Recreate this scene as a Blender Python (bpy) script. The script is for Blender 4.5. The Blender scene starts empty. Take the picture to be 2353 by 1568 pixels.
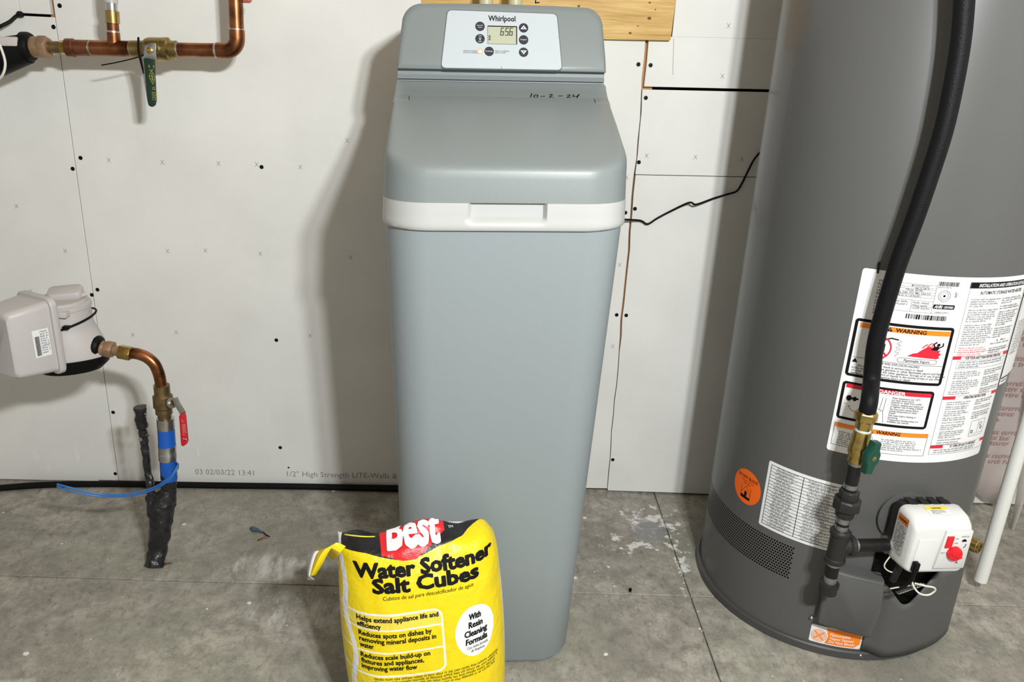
import bpy, bmesh, math, random
from mathutils import Vector, Matrix, noise

# ------------------------------------------------------------------ camera, world, lamp
IW, IH, FPX = 2353.0, 1568.0, 1767.0
PITCH, ROLL, YAW = math.radians(19.634), math.radians(-2.708), math.radians(1.491)
CAM = Vector((0, 0, 1.02))
_f = Vector((math.sin(YAW)*math.cos(PITCH), math.cos(YAW)*math.cos(PITCH), -math.sin(PITCH)))
_r0 = Vector((math.cos(YAW), -math.sin(YAW), 0)); _d0 = _f.cross(_r0)
RT = _r0*math.cos(ROLL) + _d0*math.sin(ROLL)
DN = _d0*math.cos(ROLL) - _r0*math.sin(ROLL)
FW = _f
scn = bpy.context.scene
COL = scn.collection
cd = bpy.data.cameras.new('camera'); cam = bpy.data.objects.new('camera', cd); COL.objects.link(cam)
cd.sensor_fit = 'HORIZONTAL'; cd.sensor_width = 36.0; cd.lens = 36.0*FPX/IW
cd.clip_start = 0.01; cd.clip_end = 50
cam.matrix_world = Matrix.Translation(CAM) @ Matrix((RT, -DN, -FW)).transposed().to_4x4()
scn.camera = cam

w = bpy.data.worlds.new('World'); scn.world = w; w.use_nodes = True
w.node_tree.nodes['Background'].inputs['Color'].default_value = (1.0, 0.97, 0.93, 1)
w.node_tree.nodes['Background'].inputs['Strength'].default_value = 0.335
for lx_ in (0.352, 0.452):                     # twin-head work light standing behind the camera
    ld = bpy.data.lights.new('work_lamp', 'POINT'); ld.energy = 57; ld.color = (0.975, 1.0, 0.995); ld.shadow_soft_size = 0.035
    lamp = bpy.data.objects.new('work_lamp', ld); COL.objects.link(lamp); lamp.location = (lx_, -0.16, 1.44)
vs = scn.view_settings
vs.view_transform = 'Standard'; vs.look = 'None'; vs.gamma = 1.0; vs.use_curve_mapping = False
vs.exposure = 0.21
random.seed(7)

# ------------------------------------------------------------------ measuring helpers (photo pixel -> point on a real surface)
def ray(x, y): return FW + RT*((x-IW/2)/FPX) + DN*((y-IH/2)/FPX)
def on_floor(x, y, z=0.0):
    d = ray(x, y); return CAM + d*((z-CAM.z)/d.z)
def at_y(x, y, Y):
    d = ray(x, y); return CAM + d*((Y-CAM.y)/d.y)
def on_plane(x, y, P0, N):
    d = ray(x, y); return CAM + d*((P0-CAM).dot(N)/d.dot(N))
WALL_Y = 1.727
WN = Vector((0.0247, -1.0, 0)).normalized()          # left part of the wall is turned a touch
WP = Vector((0.30, WALL_Y, 0))
def on_wall(x, y, off=0.0): return on_plane(x, y, WP+WN*off, WN)
TC = Vector((0.72, 1.40, 0)); TR = 0.245
def on_tank(x, y, r=TR):
    d = ray(x, y); ox, oy = CAM.x-TC.x, CAM.y-TC.y
    a = d.x*d.x+d.y*d.y; b = ox*d.x+oy*d.y; c = ox*ox+oy*oy-r*r
    t = (-b-math.sqrt(max(0, b*b-a*c)))/a
    return CAM + d*t
def tank_pt(deg, r, z, lat=0.0):
    t = math.radians(deg)
    return Vector((TC.x+r*math.sin(t)+lat*math.cos(t), TC.y-r*math.cos(t)+lat*math.sin(t), z))

# ------------------------------------------------------------------ materials
MATS = {}
def hexlin(c): return tuple(v for v in c)
def newmat(name):
    m = bpy.data.materials.new(name); m.use_nodes = True
    return m, m.node_tree, m.node_tree.nodes['Principled BSDF']
def mat(name, col, rough=0.5, metal=0.0, var=0.0, vscale=20.0, bump=0.0, bscale=200.0, coat=0.0, trans=0.0, alpha=1.0, emit=None, stretch=None, var2=None, spec=0.5):
    if name in MATS: return MATS[name]
    m, nt, b = newmat(name)
    b.inputs['Base Color'].default_value = (*col, 1); b.inputs['Roughness'].default_value = rough; b.inputs['Metallic'].default_value = metal
    b.inputs['Coat Weight'].default_value = coat; b.inputs['Specular IOR Level'].default_value = spec
    b.inputs['Transmission Weight'].default_value = trans
    b.inputs['Alpha'].default_value = alpha
    if emit: b.inputs['Emission Color'].default_value = (*emit[0], 1); b.inputs['Emission Strength'].default_value = emit[1]
    tc = nt.nodes.new('ShaderNodeTexCoord')
    src = tc.outputs['Object']
    if stretch:
        mp = nt.nodes.new('ShaderNodeMapping'); mp.inputs['Scale'].default_value = stretch
        nt.links.new(src, mp.inputs['Vector']); src = mp.outputs['Vector']
    if var > 0:
        n = nt.nodes.new('ShaderNodeTexNoise'); n.inputs['Scale'].default_value = vscale; n.inputs['Detail'].default_value = 6
        nt.links.new(src, n.inputs['Vector'])
        r = nt.nodes.new('ShaderNodeValToRGB')
        lo = var2 if var2 else tuple(c*(1-var) for c in col)
        hi = tuple(min(1, c*(1+var)) for c in col)
        r.color_ramp.elements[0].position = 0.3; r.color_ramp.elements[1].position = 0.7
        r.color_ramp.elements[0].color = (*lo, 1); r.color_ramp.elements[1].color = (*hi, 1)
        nt.links.new(n.outputs['Fac'], r.inputs['Fac']); nt.links.new(r.outputs['Color'], b.inputs['Base Color'])
    if bump > 0:
        n = nt.nodes.new('ShaderNodeTexNoise'); n.inputs['Scale'].default_value = bscale; n.inputs['Detail'].default_value = 3
        nt.links.new(src, n.inputs['Vector'])
        bp = nt.nodes.new('ShaderNodeBump'); bp.inputs['Strength'].default_value = bump; bp.inputs['Distance'].default_value = 0.002
        nt.links.new(n.outputs['Fac'], bp.inputs['Height']); nt.links.new(bp.outputs['Normal'], b.inputs['Normal'])
    MATS[name] = m
    return m

class NX:
    """tiny expression builder for shader math"""
    def __init__(s, nt, sock): s.nt, s.s = nt, sock
    def _m(s, op, o=None, o2=None):
        n = s.nt.nodes.new('ShaderNodeMath'); n.operation = op
        for i, v in enumerate((s, o, o2)):
            if v is None: continue
            if isinstance(v, NX): s.nt.links.new(v.s, n.inputs[i])
            else: n.inputs[i].default_value = v
        return NX(s.nt, n.outputs[0])
    def __add__(s, o): return s._m('ADD', o)
    def __sub__(s, o): return s._m('SUBTRACT', o)
    def __mul__(s, o): return s._m('MULTIPLY', o)
    __radd__ = __add__
    __rmul__ = __mul__
    def __truediv__(s, o): return s._m('DIVIDE', o)
    def abs(s): return s._m('ABSOLUTE')
    def max(s, o): return s._m('MAXIMUM', o)
    def min(s, o): return s._m('MINIMUM', o)
    def sqrt(s): return s._m('SQRT')
    def gt(s, o): return s._m('GREATER_THAN', o)
    def lt(s, o): return s._m('LESS_THAN', o)
    def exp(s): return s._m('EXPONENT')
    def sin(s): return s._m('SINE')
    def sm(s, lo, hi):
        n = s.nt.nodes.new('ShaderNodeMapRange'); n.interpolation_type = 'SMOOTHSTEP'
        s.nt.links.new(s.s, n.inputs['Value']); n.inputs['From Min'].default_value = lo; n.inputs['From Max'].default_value = hi
        return NX(s.nt, n.outputs['Result'])
def nmix(nt, fac, a, b):
    n = nt.nodes.new('ShaderNodeMix'); n.data_type = 'RGBA'
    nt.links.new(fac.s, n.inputs['Factor'])
    for i, v in ((6, a), (7, b)):
        if isinstance(v, tuple): n.inputs[i].default_value = (*v, 1)
        else: nt.links.new(v, n.inputs[i])
    return n.outputs[2]
def nnoise(nt, vec, scale, detail=4, rough=0.55, stretch=None):
    n = nt.nodes.new('ShaderNodeTexNoise'); n.inputs['Scale'].default_value = scale; n.inputs['Detail'].default_value = detail; n.inputs['Roughness'].default_value = rough
    if stretch:
        mp = nt.nodes.new('ShaderNodeMapping'); mp.inputs['Scale'].default_value = stretch[:3]
        if len(stretch) > 3: mp.inputs['Rotation'].default_value = (0, 0, stretch[3])
        nt.links.new(vec, mp.inputs['Vector']); vec = mp.outputs['Vector']
    nt.links.new(vec, n.inputs['Vector'])
    return NX(nt, n.outputs['Fac'])

# drywall paper
M_DRY = mat('drywall_paper', (0.765, 0.765, 0.735), 0.92, var=0.05, vscale=6, bump=0.12, bscale=350)
M_CORE = mat('gypsum_core', (0.75, 0.73, 0.70), 0.95, bump=0.5, bscale=400)
M_CAV = mat('wall_cavity', (0.02, 0.015, 0.012), 0.95)
M_STUD = mat('stud_wood', (0.50, 0.25, 0.10), 0.8, var=0.35, vscale=30, stretch=(1, 1, 0.1))
M_GREY = mat('softener_plastic', (0.195, 0.222, 0.223), 0.40, var=0.02, vscale=400, bump=0.05, bscale=900)
M_BODY = mat('softener_body_plastic', (0.245, 0.280, 0.293), 0.45, bump=0.04, bscale=900)
M_WHITE = mat('white_plastic', (0.45, 0.46, 0.45), 0.38)
M_CTRL = mat('control_white', (0.66, 0.665, 0.66), 0.36)
M_SILL = mat('sill_wood', (0.17, 0.095, 0.05), 0.85, var=0.4, vscale=25)
M_PANEL = mat('panel_white', (0.47, 0.515, 0.545), 0.4)
M_BLACK = mat('black_rubber', (0.005, 0.005, 0.0055), 0.5, spec=0.14)
M_INK = mat('black_ink', (0.006, 0.006, 0.007), 0.6, spec=0.12)
M_GINK = mat('grey_ink', (0.17, 0.17, 0.17), 0.8)
M_STAMP = mat('stamp_ink', (0.27, 0.265, 0.25), 0.9)
M_FINK = mat('faint_ink', (0.36, 0.35, 0.335), 0.9)
M_SLOT = mat('dark_slot', (0.004, 0.004, 0.004), 0.8, spec=0.1)
M_BTN = mat('button_charcoal', (0.03, 0.034, 0.045), 0.5, spec=0.2)
M_LCD = mat('lcd_glass', (0.42, 0.44, 0.33), 0.3)
M_TANK = mat('heater_paint', (0.096, 0.096, 0.094), 0.40, metal=0.0, spec=0.4, coat=0.12, bump=0.02, bscale=500)
M_TANKB = mat('heater_base_paint', (0.06, 0.06, 0.06), 0.4)
M_COVER = mat('cover_plastic', (0.085, 0.085, 0.085), 0.45, bump=0.05, bscale=600)
M_LABEL = mat('label_film', (0.80, 0.81, 0.82), 0.25, coat=0.2)
M_ORANGE = mat('label_orange', (0.95, 0.23, 0.01), 0.4)
M_DORANGE = mat('disc_orange', (0.90, 0.14, 0.01), 0.45)
M_RED = mat('label_red', (0.62, 0.012, 0.035), 0.4)
M_PINK = mat('sheet_red_ink', (0.46, 0.24, 0.25), 0.6)
M_COPPER = mat('copper', (0.29, 0.115, 0.052), 0.33, metal=1.0, var=0.7, vscale=30, bump=0.05, bscale=60)
M_COPPERD = mat('copper_dull', (0.22, 0.085, 0.045), 0.42, metal=0.9, var=0.5, vscale=40)
M_SOLDER = mat('solder', (0.55, 0.50, 0.45), 0.35, metal=0.9, var=0.4, vscale=120)
M_BRASS = mat('brass', (0.50, 0.36, 0.12), 0.27, metal=1.0, var=0.2, vscale=40)
M_BRASSM = mat('brass_aged', (0.34, 0.26, 0.10), 0.36, metal=1.0, var=0.3, vscale=50)
M_BRASSD = mat('brass_dull', (0.24, 0.17, 0.085), 0.42, metal=0.9, var=0.3, vscale=60)
M_BRONZE = mat('bronze_nut', (0.36, 0.23, 0.14), 0.5, metal=0.6, var=0.2, vscale=60)
M_CHROME = mat('steel', (0.55, 0.55, 0.55), 0.28, metal=1.0, var=0.15, vscale=80)
M_IRON = mat('black_iron', (0.032, 0.032, 0.032), 0.45, metal=0.4, spec=0.3, bump=0.2, bscale=300)
M_IRONP = mat('black_pipe', (0.012, 0.012, 0.012), 0.38, metal=0.2, spec=0.3, bump=0.15, bscale=200)
M_GREEN = mat('green_handle', (0.004, 0.055, 0.035), 0.4)
M_DGREEN = mat('dark_green_sleeve', (0.006, 0.03, 0.014), 0.4)
M_GOLDINK = mat('gold_ink', (0.42, 0.40, 0.08), 0.6)
M_REDH = mat('red_sleeve', (0.55, 0.012, 0.018), 0.4)
M_REDK = mat('red_knob', (0.70, 0.01, 0.02), 0.35)
M_BLUE = mat('blue_pex', (0.008, 0.10, 0.48), 0.4)
M_BLUEW = mat('blue_wire', (0.03, 0.15, 0.45), 0.45)
M_TAPE = mat('black_tape', (0.010, 0.010, 0.011), 0.36, var=1.2, vscale=45, bump=1.0, bscale=110, var2=(0.004, 0.004, 0.0045))
M_METER = mat('meter_plastic', (0.50, 0.475, 0.465), 0.45, bump=0.03, bscale=500)
M_CLEAR = mat('clear_pex', (0.62, 0.63, 0.62), 0.25, trans=0.35)
M_PVC = mat('pvc', (0.80, 0.80, 0.77), 0.35)
M_PALE = mat('pale_pipe', (0.55, 0.52, 0.33), 0.4)
M_SHEET = mat('poly_sheet', (0.62, 0.55, 0.53), 0.35, var=0.08, vscale=12, alpha=0.86)
M_YEL = mat('yellow_label', (0.85, 0.72, 0.02), 0.4)
M_WIREW = mat('white_wire', (0.70, 0.68, 0.60), 0.45)
M_BAGWHITE = mat('bag_white', (0.78, 0.78, 0.80), 0.35)
M_TEFLON = mat('teflon', (0.62, 0.72, 0.80), 0.5)
M_LED = mat('led_red', (0.9, 0.2, 0.1), 0.3, emit=((1.0, 0.10, 0.05), 1.2))
M_LEDC = mat('led_core', (1, 0.7, 0.4), 0.3, emit=((1.0, 0.55, 0.25), 2.0))
M_TAN = mat('logo_arc', (0.62, 0.42, 0.22), 0.5)

def wood_material():
    m, nt, b = newmat('pine_board')
    tc = nt.nodes.new('ShaderNodeTexCoord'); v = tc.outputs['Object']
    n1 = nnoise(nt, v, 6, 6, 0.6, (0.7, 1, 14)); n2 = nnoise(nt, v, 30, 5, 0.6, (0.5, 1, 10)); n3 = nnoise(nt, v, 5, 2)
    f = (n1*0.65 + n2*0.35).sm(0.33, 0.68)
    c = nmix(nt, f, (0.50, 0.29, 0.08), (0.80, 0.56, 0.22))
    c = nmix(nt, n3.sm(0.56, 0.75)*0.5, c, (0.55, 0.33, 0.11))
    nt.links.new(c, b.inputs['Base Color']); b.inputs['Roughness'].default_value = 0.6
    return m
M_WOOD = wood_material()

def concrete_material():
    m, nt, b = newmat('concrete')
    g = nt.nodes.new('ShaderNodeNewGeometry'); v = g.outputs['Position']
    sp = nt.nodes.new('ShaderNodeSeparateXYZ'); nt.links.new(v, sp.inputs[0])
    X, Y = NX(nt, sp.outputs[0]), NX(nt, sp.outputs[1])
    a = nnoise(nt, v, 3.2, 8, 0.65); d = nnoise(nt, v, 22, 8, 0.75); e = nnoise(nt, v, 5, 6, 0.6, (1, 1, 1, 0.7)); h = nnoise(nt, v, 150, 3)
    c = nmix(nt, a.sm(0.3, 0.7), (0.28, 0.262, 0.222), (0.60, 0.565, 0.49))
    c = nmix(nt, d.sm(0.30, 0.72), (0.20, 0.186, 0.158), c)
    c = nmix(nt, e.sm(0.50, 0.70)*0.7, c, (0.20, 0.205, 0.165))
    g1 = nnoise(nt, v, 70, 6, 0.8, (1.0, 0.55, 1, 0.6)); g2 = nnoise(nt, v, 2.3, 4, 0.6); g3 = nnoise(nt, v, 260, 2, 0.6)
    c = nmix(nt, g1.sm(0.52, 0.30)*0.8, c, (0.13, 0.12, 0.10))
    c = nmix(nt, g2.sm(0.42, 0.62)*0.30, c, (0.33, 0.34, 0.26))
    c = nmix(nt, g2.sm(0.50, 0.30)*0.25, c, (0.42, 0.36, 0.34))
    c = nmix(nt, g3.sm(0.45, 0.25)*0.35, c, (0.15, 0.14, 0.12))
    c = nmix(nt, h.sm(0.55, 0.8)*0.25, c, (0.62, 0.60, 0.55))
    # old plaster smears and drips that lie on the slab
    def gauss(x0, y0, sx, sy): return (((X-x0)*(X-x0))*(-1/(sx*sx)) + ((Y-y0)*(Y-y0))*(-1/(sy*sy))).exp()
    s1 = nnoise(nt, v, 28, 8, 0.72, (1.0, 0.35, 1, 0.9)); s2 = nnoise(nt, v, 35, 6, 0.7); s3 = nnoise(nt, v, 60, 3, 0.5); s4 = nnoise(nt, v, 13, 5, 0.6)
    smear = (gauss(-0.46, 1.38, 0.12, 0.07).max(gauss(-0.36, 1.24, 0.12, 0.09)*0.9) *0.75 + s1*2.2).sm(1.55, 2.0)
    c = nmix(nt, smear*0.65, c, (0.66, 0.65, 0.62))
    blot = (gauss(0.40, 1.60, 0.10, 0.10).max(gauss(0.34, 1.50, 0.10, 0.06)*0.8).max(gauss(0.43, 1.46, 0.03, 0.2)*0.9) *0.7 + s2*3.4).sm(2.30, 2.5)
    c = nmix(nt, blot, c, (0.72, 0.72, 0.70))
    grey = (gauss(0.385, 1.555, 0.05, 0.06) + s4*0.5).sm(0.85, 0.92)
    c = nmix(nt, grey*0.8, c, (0.26, 0.265, 0.275))
    vor = nt.nodes.new('ShaderNodeTexVoronoi'); vor.inputs['Scale'].default_value = 26; nt.links.new(v, vor.inputs['Vector'])
    sel = nt.nodes.new('ShaderNodeSeparateColor'); nt.links.new(vor.outputs['Color'], sel.inputs[0])
    dist = NX(nt, vor.outputs['Distance']) + (s3-0.5)*0.25
    dens = gauss(0.35, 1.5, 0.35, 0.3)*0.25 + gauss(-0.7, 1.3, 0.4, 0.3)*0.06 + 0.05
    chip = dist.lt(NX(nt, sel.outputs[1])*0.10+0.05)*NX(nt, sel.outputs[0]).lt(dens)
    c = nmix(nt, chip, c, (0.74, 0.73, 0.69))
    vor2 = nt.nodes.new('ShaderNodeTexVoronoi'); vor2.inputs['Scale'].default_value = 70; nt.links.new(v, vor2.inputs['Vector'])
    sel2 = nt.nodes.new('ShaderNodeSeparateColor'); nt.links.new(vor2.outputs['Color'], sel2.inputs[0])
    chip2 = (NX(nt, vor2.outputs['Distance'])+(s3-0.5)*0.2).lt(0.10)*NX(nt, sel2.outputs[0]).lt(dens*0.5+0.01)
    c = nmix(nt, chip2, c, (0.72, 0.71, 0.67))
    big = (gauss(-0.80, 1.02, 0.09, 0.045) + s4*0.9).sm(1.02, 1.25)
    c = nmix(nt, big*0.6, c, (0.55, 0.54, 0.51))
    nt.links.new(c, b.inputs['Base Color']); b.inputs['Roughness'].default_value = 0.72
    bp = nt.nodes.new('ShaderNodeBump'); bp.inputs['Strength'].default_value = 0.25; bp.inputs['Distance'].default_value = 0.002
    nt.links.new(d.s, bp.inputs['Height']); nt.links.new(bp.outputs['Normal'], b.inputs['Normal'])
    return m
M_CONC = concrete_material()

# ------------------------------------------------------------------ mesh helpers
def tag(o, label, cat, group=None, kind=None):
    o['label'] = label; o['category'] = cat
    if group: o['group'] = group
    if kind: o['kind'] = kind
    return o
def thing(name, label, cat, loc=(0, 0, 0), rz=0.0, group=None):
    o = bpy.data.objects.new(name, None); COL.objects.link(o); o.empty_display_size = 0.05
    o.location = loc; o.rotation_euler = (0, 0, rz)
    return tag(o, label, cat, group)
def frame_for(d):
    d = d.normalized(); up = Vector((0, 0, 1)) if abs(d.z) < 0.95 else Vector((0, 1, 0))
    a = d.cross(up).normalized(); return a, a.cross(d).normalized()
class MB:
    def __init__(s): s.v = []; s.f = []
    def add(s, vs, fs):
        o = len(s.v); s.v += [Vector(p) for p in vs]; s.f += [tuple(i+o for i in f) for f in fs]; return s
    def loops(s, L, caps=True, close=True):
        n = len(L[0]); vs = [p for l in L for p in l]; fs = []
        for k in range(len(L)-1):
            for i in range(n if close else n-1):
                j = (i+1) % n; fs.append((k*n+i, k*n+j, (k+1)*n+j, (k+1)*n+i))
        if caps and close: fs.append(tuple(reversed(range(n)))); fs.append(tuple((len(L)-1)*n+i for i in range(n)))
        return s.add(vs, fs)
    def tube(s, path, r, seg=12, caps=True):
        path = [Vector(p) for p in path]; n = len(path); L = []
        a = None
        for i, p in enumerate(path):
            t = ((path[min(i+1, n-1)]-p).normalized() + (p-path[max(i-1, 0)]).normalized()).normalized()
            if a is None: a, b = frame_for(t)
            else: a = (a - t*a.dot(t)).normalized(); b = t.cross(a)*-1
            rr = r[i] if isinstance(r, (list, tuple)) else r
            b = a.cross(t).normalized()
            L.append([p + a*(rr*math.cos(2*math.pi*k/seg)) + b*(rr*math.sin(2*math.pi*k/seg)) for k in range(seg)])
        return s.loops(L, caps)
    def rev(s, p0, axis, prof, seg=20, rot=0.0, squash=1.0):
        p0 = Vector(p0); ax = Vector(axis).normalized(); a, b = frame_for(ax); L = []
        for t, r in prof:
            L.append([p0 + ax*t + a*(r*math.cos(rot+2*math.pi*k/seg)) + b*(squash*r*math.sin(rot+2*math.pi*k/seg)) for k in range(seg)])
        return s.loops(L)
    def box(s, lo, hi, M=None):
        x0, y0, z0 = lo; x1, y1, z1 = hi
        vs = [Vector(p) for p in ((x0, y0, z0), (x1, y0, z0), (x1, y1, z0), (x0, y1, z0), (x0, y0, z1), (x1, y0, z1), (x1, y1, z1), (x0, y1, z1))]
        if M: vs = [M @ p for p in vs]
        return s.add(vs, [(0, 3, 2, 1), (4, 5, 6, 7), (0, 1, 5, 4), (1, 2, 6, 5), (2, 3, 7, 6), (3, 0, 4, 7)])
    def prism(s, pts, d):
        d = Vector(d); return s.loops([[Vector(p) for p in pts], [Vector(p)+d for p in pts]])
    def sheet(s, fn, us, vs_, two=False):
        P = [[fn(u, v) for u in us] for v in vs_]; return s.loops(P, caps=False, close=False)
    def build(s, name, m, parent=None, smooth=35, bevel=0.0, bseg=2, world=True, solid=0.0):
        me = bpy.data.meshes.new(name); 
        inv = parent_inv(parent) if (parent is not None and world) else None
        vs = [inv @ p for p in s.v] if inv is not None else s.v
        me.from_pydata([tuple(p) for p in vs], [], s.f)
        bm = bmesh.new(); bm.from_mesh(me)
        bmesh.ops.recalc_face_normals(bm, faces=bm.faces)
        if bevel > 0:
            es = [e for e in bm.edges if len(e.link_faces) == 2 and e.calc_face_angle(0) > math.radians(28)]
            bmesh.ops.bevel(bm, geom=es, offset=bevel, segments=bseg, profile=0.5, affect='EDGES', clamp_overlap=True)
        bm.to_mesh(me); bm.free()
        o = bpy.data.objects.new(name, me); COL.objects.link(o)
        ms = m if isinstance(m, (list, tuple)) else [m]
        for x in ms: me.materials.append(x)
        if smooth:
            me.shade_smooth(); me.set_sharp_from_angle(angle=math.radians(smooth))
        if parent is not None: o.parent = parent
        if solid:
            md = o.modifiers.new('thickness', 'SOLIDIFY'); md.thickness = solid; md.offset = 0
        return o
def world_mat(o):
    m = Matrix.Translation(o.location) @ o.rotation_euler.to_matrix().to_4x4()
    return world_mat(o.parent) @ m if o.parent else m
def parent_inv(o): return world_mat(o).inverted()
def spline(pts, n=8):
    pts = [Vector(p) for p in pts]; out = []
    for i in range(len(pts)-1):
        p0 = pts[max(i-1, 0)]; p1 = pts[i]; p2 = pts[i+1]; p3 = pts[min(i+2, len(pts)-1)]
        for k in range(n):
            t = k/n
            out.append(0.5*((2*p1)+(p2-p0)*t+(2*p0-5*p1+4*p2-p3)*t*t+(3*p1-p0-3*p2+p3)*t*t*t))
    out.append(pts[-1]); return out
def rrect(hx, hy, r, nc=8, ne=6, cx=0.0, cy=0.0):
    pts = []
    for (sx, sy, a0) in ((1, -1, -90), (1, 1, 0), (-1, 1, 90), (-1, -1, 180)):
        for k in range(nc+1):
            a = math.radians(a0+90*k/nc); pts.append((cx+sx*(hx-r)+r*math.cos(a), cy+sy*(hy-r)+r*math.sin(a)))
        e = [pts[-1]]
        nx = {(1, -1): (hx, hy-r), (1, 1): (-(hx-r), hy), (-1, 1): (-hx, -(hy-r)), (-1, -1): (hx-r, -hy)}[(sx, sy)]
        nx = (cx+nx[0], cy+nx[1])
        for k in range(1, ne): t = k/ne; pts.append((e[0][0]*(1-t)+nx[0]*t, e[0][1]*(1-t)+nx[1]*t))
    return pts

# lettering ---------------------------------------------------------
_TG = {}
def text_geo(s, bold=0.0, shear=0.0):
    k = (s, bold, shear)
    if k in _TG: return _TG[k]
    c = bpy.data.curves.new('t', 'FONT'); c.body = s; c.size = 1.0; c.offset = bold; c.shear = shear; c.resolution_u = 2; c.fill_mode = 'FRONT'
    o = bpy.data.objects.new('t', c)
    me = bpy.data.meshes.new_from_object(o)
    V = [(p.co.x, p.co.y) for p in me.vertices]; Fc = [tuple(p.vertices) for p in me.polygons]
    bpy.data.objects.remove(o); bpy.data.curves.remove(c); bpy.data.meshes.remove(me)
    _TG[k] = (V, Fc); return _TG[k]
from mathutils.geometry import tessellate_polygon
def split_tris(V, F, mx):
    V = list(V); cache = {}
    def mid(a, b):
        k = (min(a, b), max(a, b))
        if k not in cache: V.append(((V[a][0]+V[b][0])/2, (V[a][1]+V[b][1])/2)); cache[k] = len(V)-1
        return cache[k]
    def ln(a, b): return math.hypot(V[a][0]-V[b][0], V[a][1]-V[b][1])
    out = []; todo = []
    for f in F:
        for k in range(1, len(f)-1): todo.append((f[0], f[k], f[k+1]))
    while todo:
        a, b, c = todo.pop(); l = (ln(a, b), ln(b, c), ln(c, a)); m = max(l)
        if m <= mx: out.append((a, b, c)); continue
        if m == l[1]: a, b, c = b, c, a
        elif m == l[2]: a, b, c = c, a, b
        k = mid(a, b); todo += [(a, k, c), (k, b, c)]
    return V, out
class Print:
    """flat print laid on a surface through fn(u, v, lift)"""
    mx = 0.006
    def __init__(s, fn): s.fn = fn; s.m = MB()
    def text(s, st, u, v, size, width=None, al='l', bold=0.0, shear=0.0, ang=0.0, lift=0.0, fat=0.0):
        if fat:
            for k, (a, b) in enumerate(((-1, 0), (-0.7, 0.6), (0, 0.8), (0.7, 0.6), (1, 0), (0.7, -0.6), (0, -0.8), (-0.7, -0.6))): s.text(st, u+a*fat, v+b*fat, size, width, al, bold, shear, ang, lift+k*0.00004)
            return s
        V, Fc = text_geo(st, bold, shear)
        if size > 0.02: V, Fc = split_tris(V, Fc, s.mx/size)
        if not V: return s
        x0 = min(p[0] for p in V); x1 = max(p[0] for p in V); kx = size
        if width: kx = width/(x1-x0)
        wd = (x1-x0)*kx
        ox = {'l': 0, 'c': -wd/2, 'r': -wd}[al]
        ca, sa = math.cos(ang), math.sin(ang); out = []
        for x, y in V:
            a, b = (x-x0)*kx+ox, y*size; out.append(s.fn(u+a*ca-b*sa, v+a*sa+b*ca, lift))
        s.m.add(out, Fc); return s
    def rect(s, u0, v0, u1, v1, lift=0.0, du=0.006, dv=0.03):
        nu = max(1, int(math.ceil((u1-u0)/du))); nv = max(1, int(math.ceil((v1-v0)/dv)))
        s.m.sheet(lambda a, b: s.fn(a, b, lift), [u0+(u1-u0)*i/nu for i in range(nu+1)], [v0+(v1-v0)*i/nv for i in range(nv+1)]); return s
    def frame(s, u0, v0, u1, v1, t, lift=0.0):
        s.rect(u0, v0, u1, v0+t, lift); s.rect(u0, v1-t, u1, v1, lift); s.rect(u0, v0+t, u0+t, v1-t, lift); s.rect(u1-t, v0+t, u1, v1-t, lift); return s
    def rframe(s, u0, v0, u1, v1, r, t, lift=0.0):
        o = rrect((u1-u0)/2, (v1-v0)/2, r, 6, 10, (u0+u1)/2, (v0+v1)/2); i = rrect((u1-u0)/2-t, (v1-v0)/2-t, max(r-t, 1e-4), 6, 10, (u0+u1)/2, (v0+v1)/2)
        s.m.loops([[s.fn(a, b, lift) for a, b in o], [s.fn(a, b, lift) for a, b in i]], caps=False); return s
    def poly(s, pts, lift=0.0):
        tr = tessellate_polygon([[Vector((a, b, 0)) for a, b in pts]]); V, Fc = split_tris(pts, tr, s.mx)
        s.m.add([s.fn(a, b, lift) for a, b in V], Fc); return s
    def disc(s, u, v, ru, rv, lift=0.0, n=28, rings=4, ang=0.0):
        L = []
        for k in range(rings, -1, -1):
            q = max(k/rings, 0.02); L.append([s.fn(u+ru*q*math.cos(2*math.pi*i/n)*math.cos(ang)-rv*q*math.sin(2*math.pi*i/n)*math.sin(ang), v+ru*q*math.cos(2*math.pi*i/n)*math.sin(ang)+rv*q*math.sin(2*math.pi*i/n)*math.cos(ang), lift) for i in range(n)])
        s.m.loops(L, caps=False); s.m.f.append(tuple(len(s.m.v)-n+i for i in range(n))); return s
    def ring(s, u, v, ru, rv, t, lift=0.0, n=32, a0=0.0, a1=360.0, ang=0.0):
        def L(q): return [s.fn(u+(ru-q)*math.cos(math.radians(a0+(a1-a0)*i/n))*math.cos(ang)-(rv-q)*math.sin(math.radians(a0+(a1-a0)*i/n))*math.sin(ang), v+(ru-q)*math.cos(math.radians(a0+(a1-a0)*i/n))*math.sin(ang)+(rv-q)*math.sin(math.radians(a0+(a1-a0)*i/n))*math.cos(ang), lift) for i in range(n+1)]
        s.m.loops([L(0), L(t)], caps=False, close=False); return s
    def line(s, pts, t, lift=0.0):
        for (a, b), (c, d) in zip(pts[:-1], pts[1:]):
            l = math.hypot(c-a, d-b) or 1e-6; nx, ny = -(d-b)/l*t/2, (c-a)/l*t/2; ex, ey = (c-a)/l*t*0.3, (d-b)/l*t*0.3
            s.m.add([s.fn(a-ex+nx, b-ey+ny, lift), s.fn(a-ex-nx, b-ey-ny, lift), s.fn(c+ex-nx, d+ey-ny, lift), s.fn(c+ex+nx, d+ey+ny, lift)], [(0, 1, 2, 3)])
        return s
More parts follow.
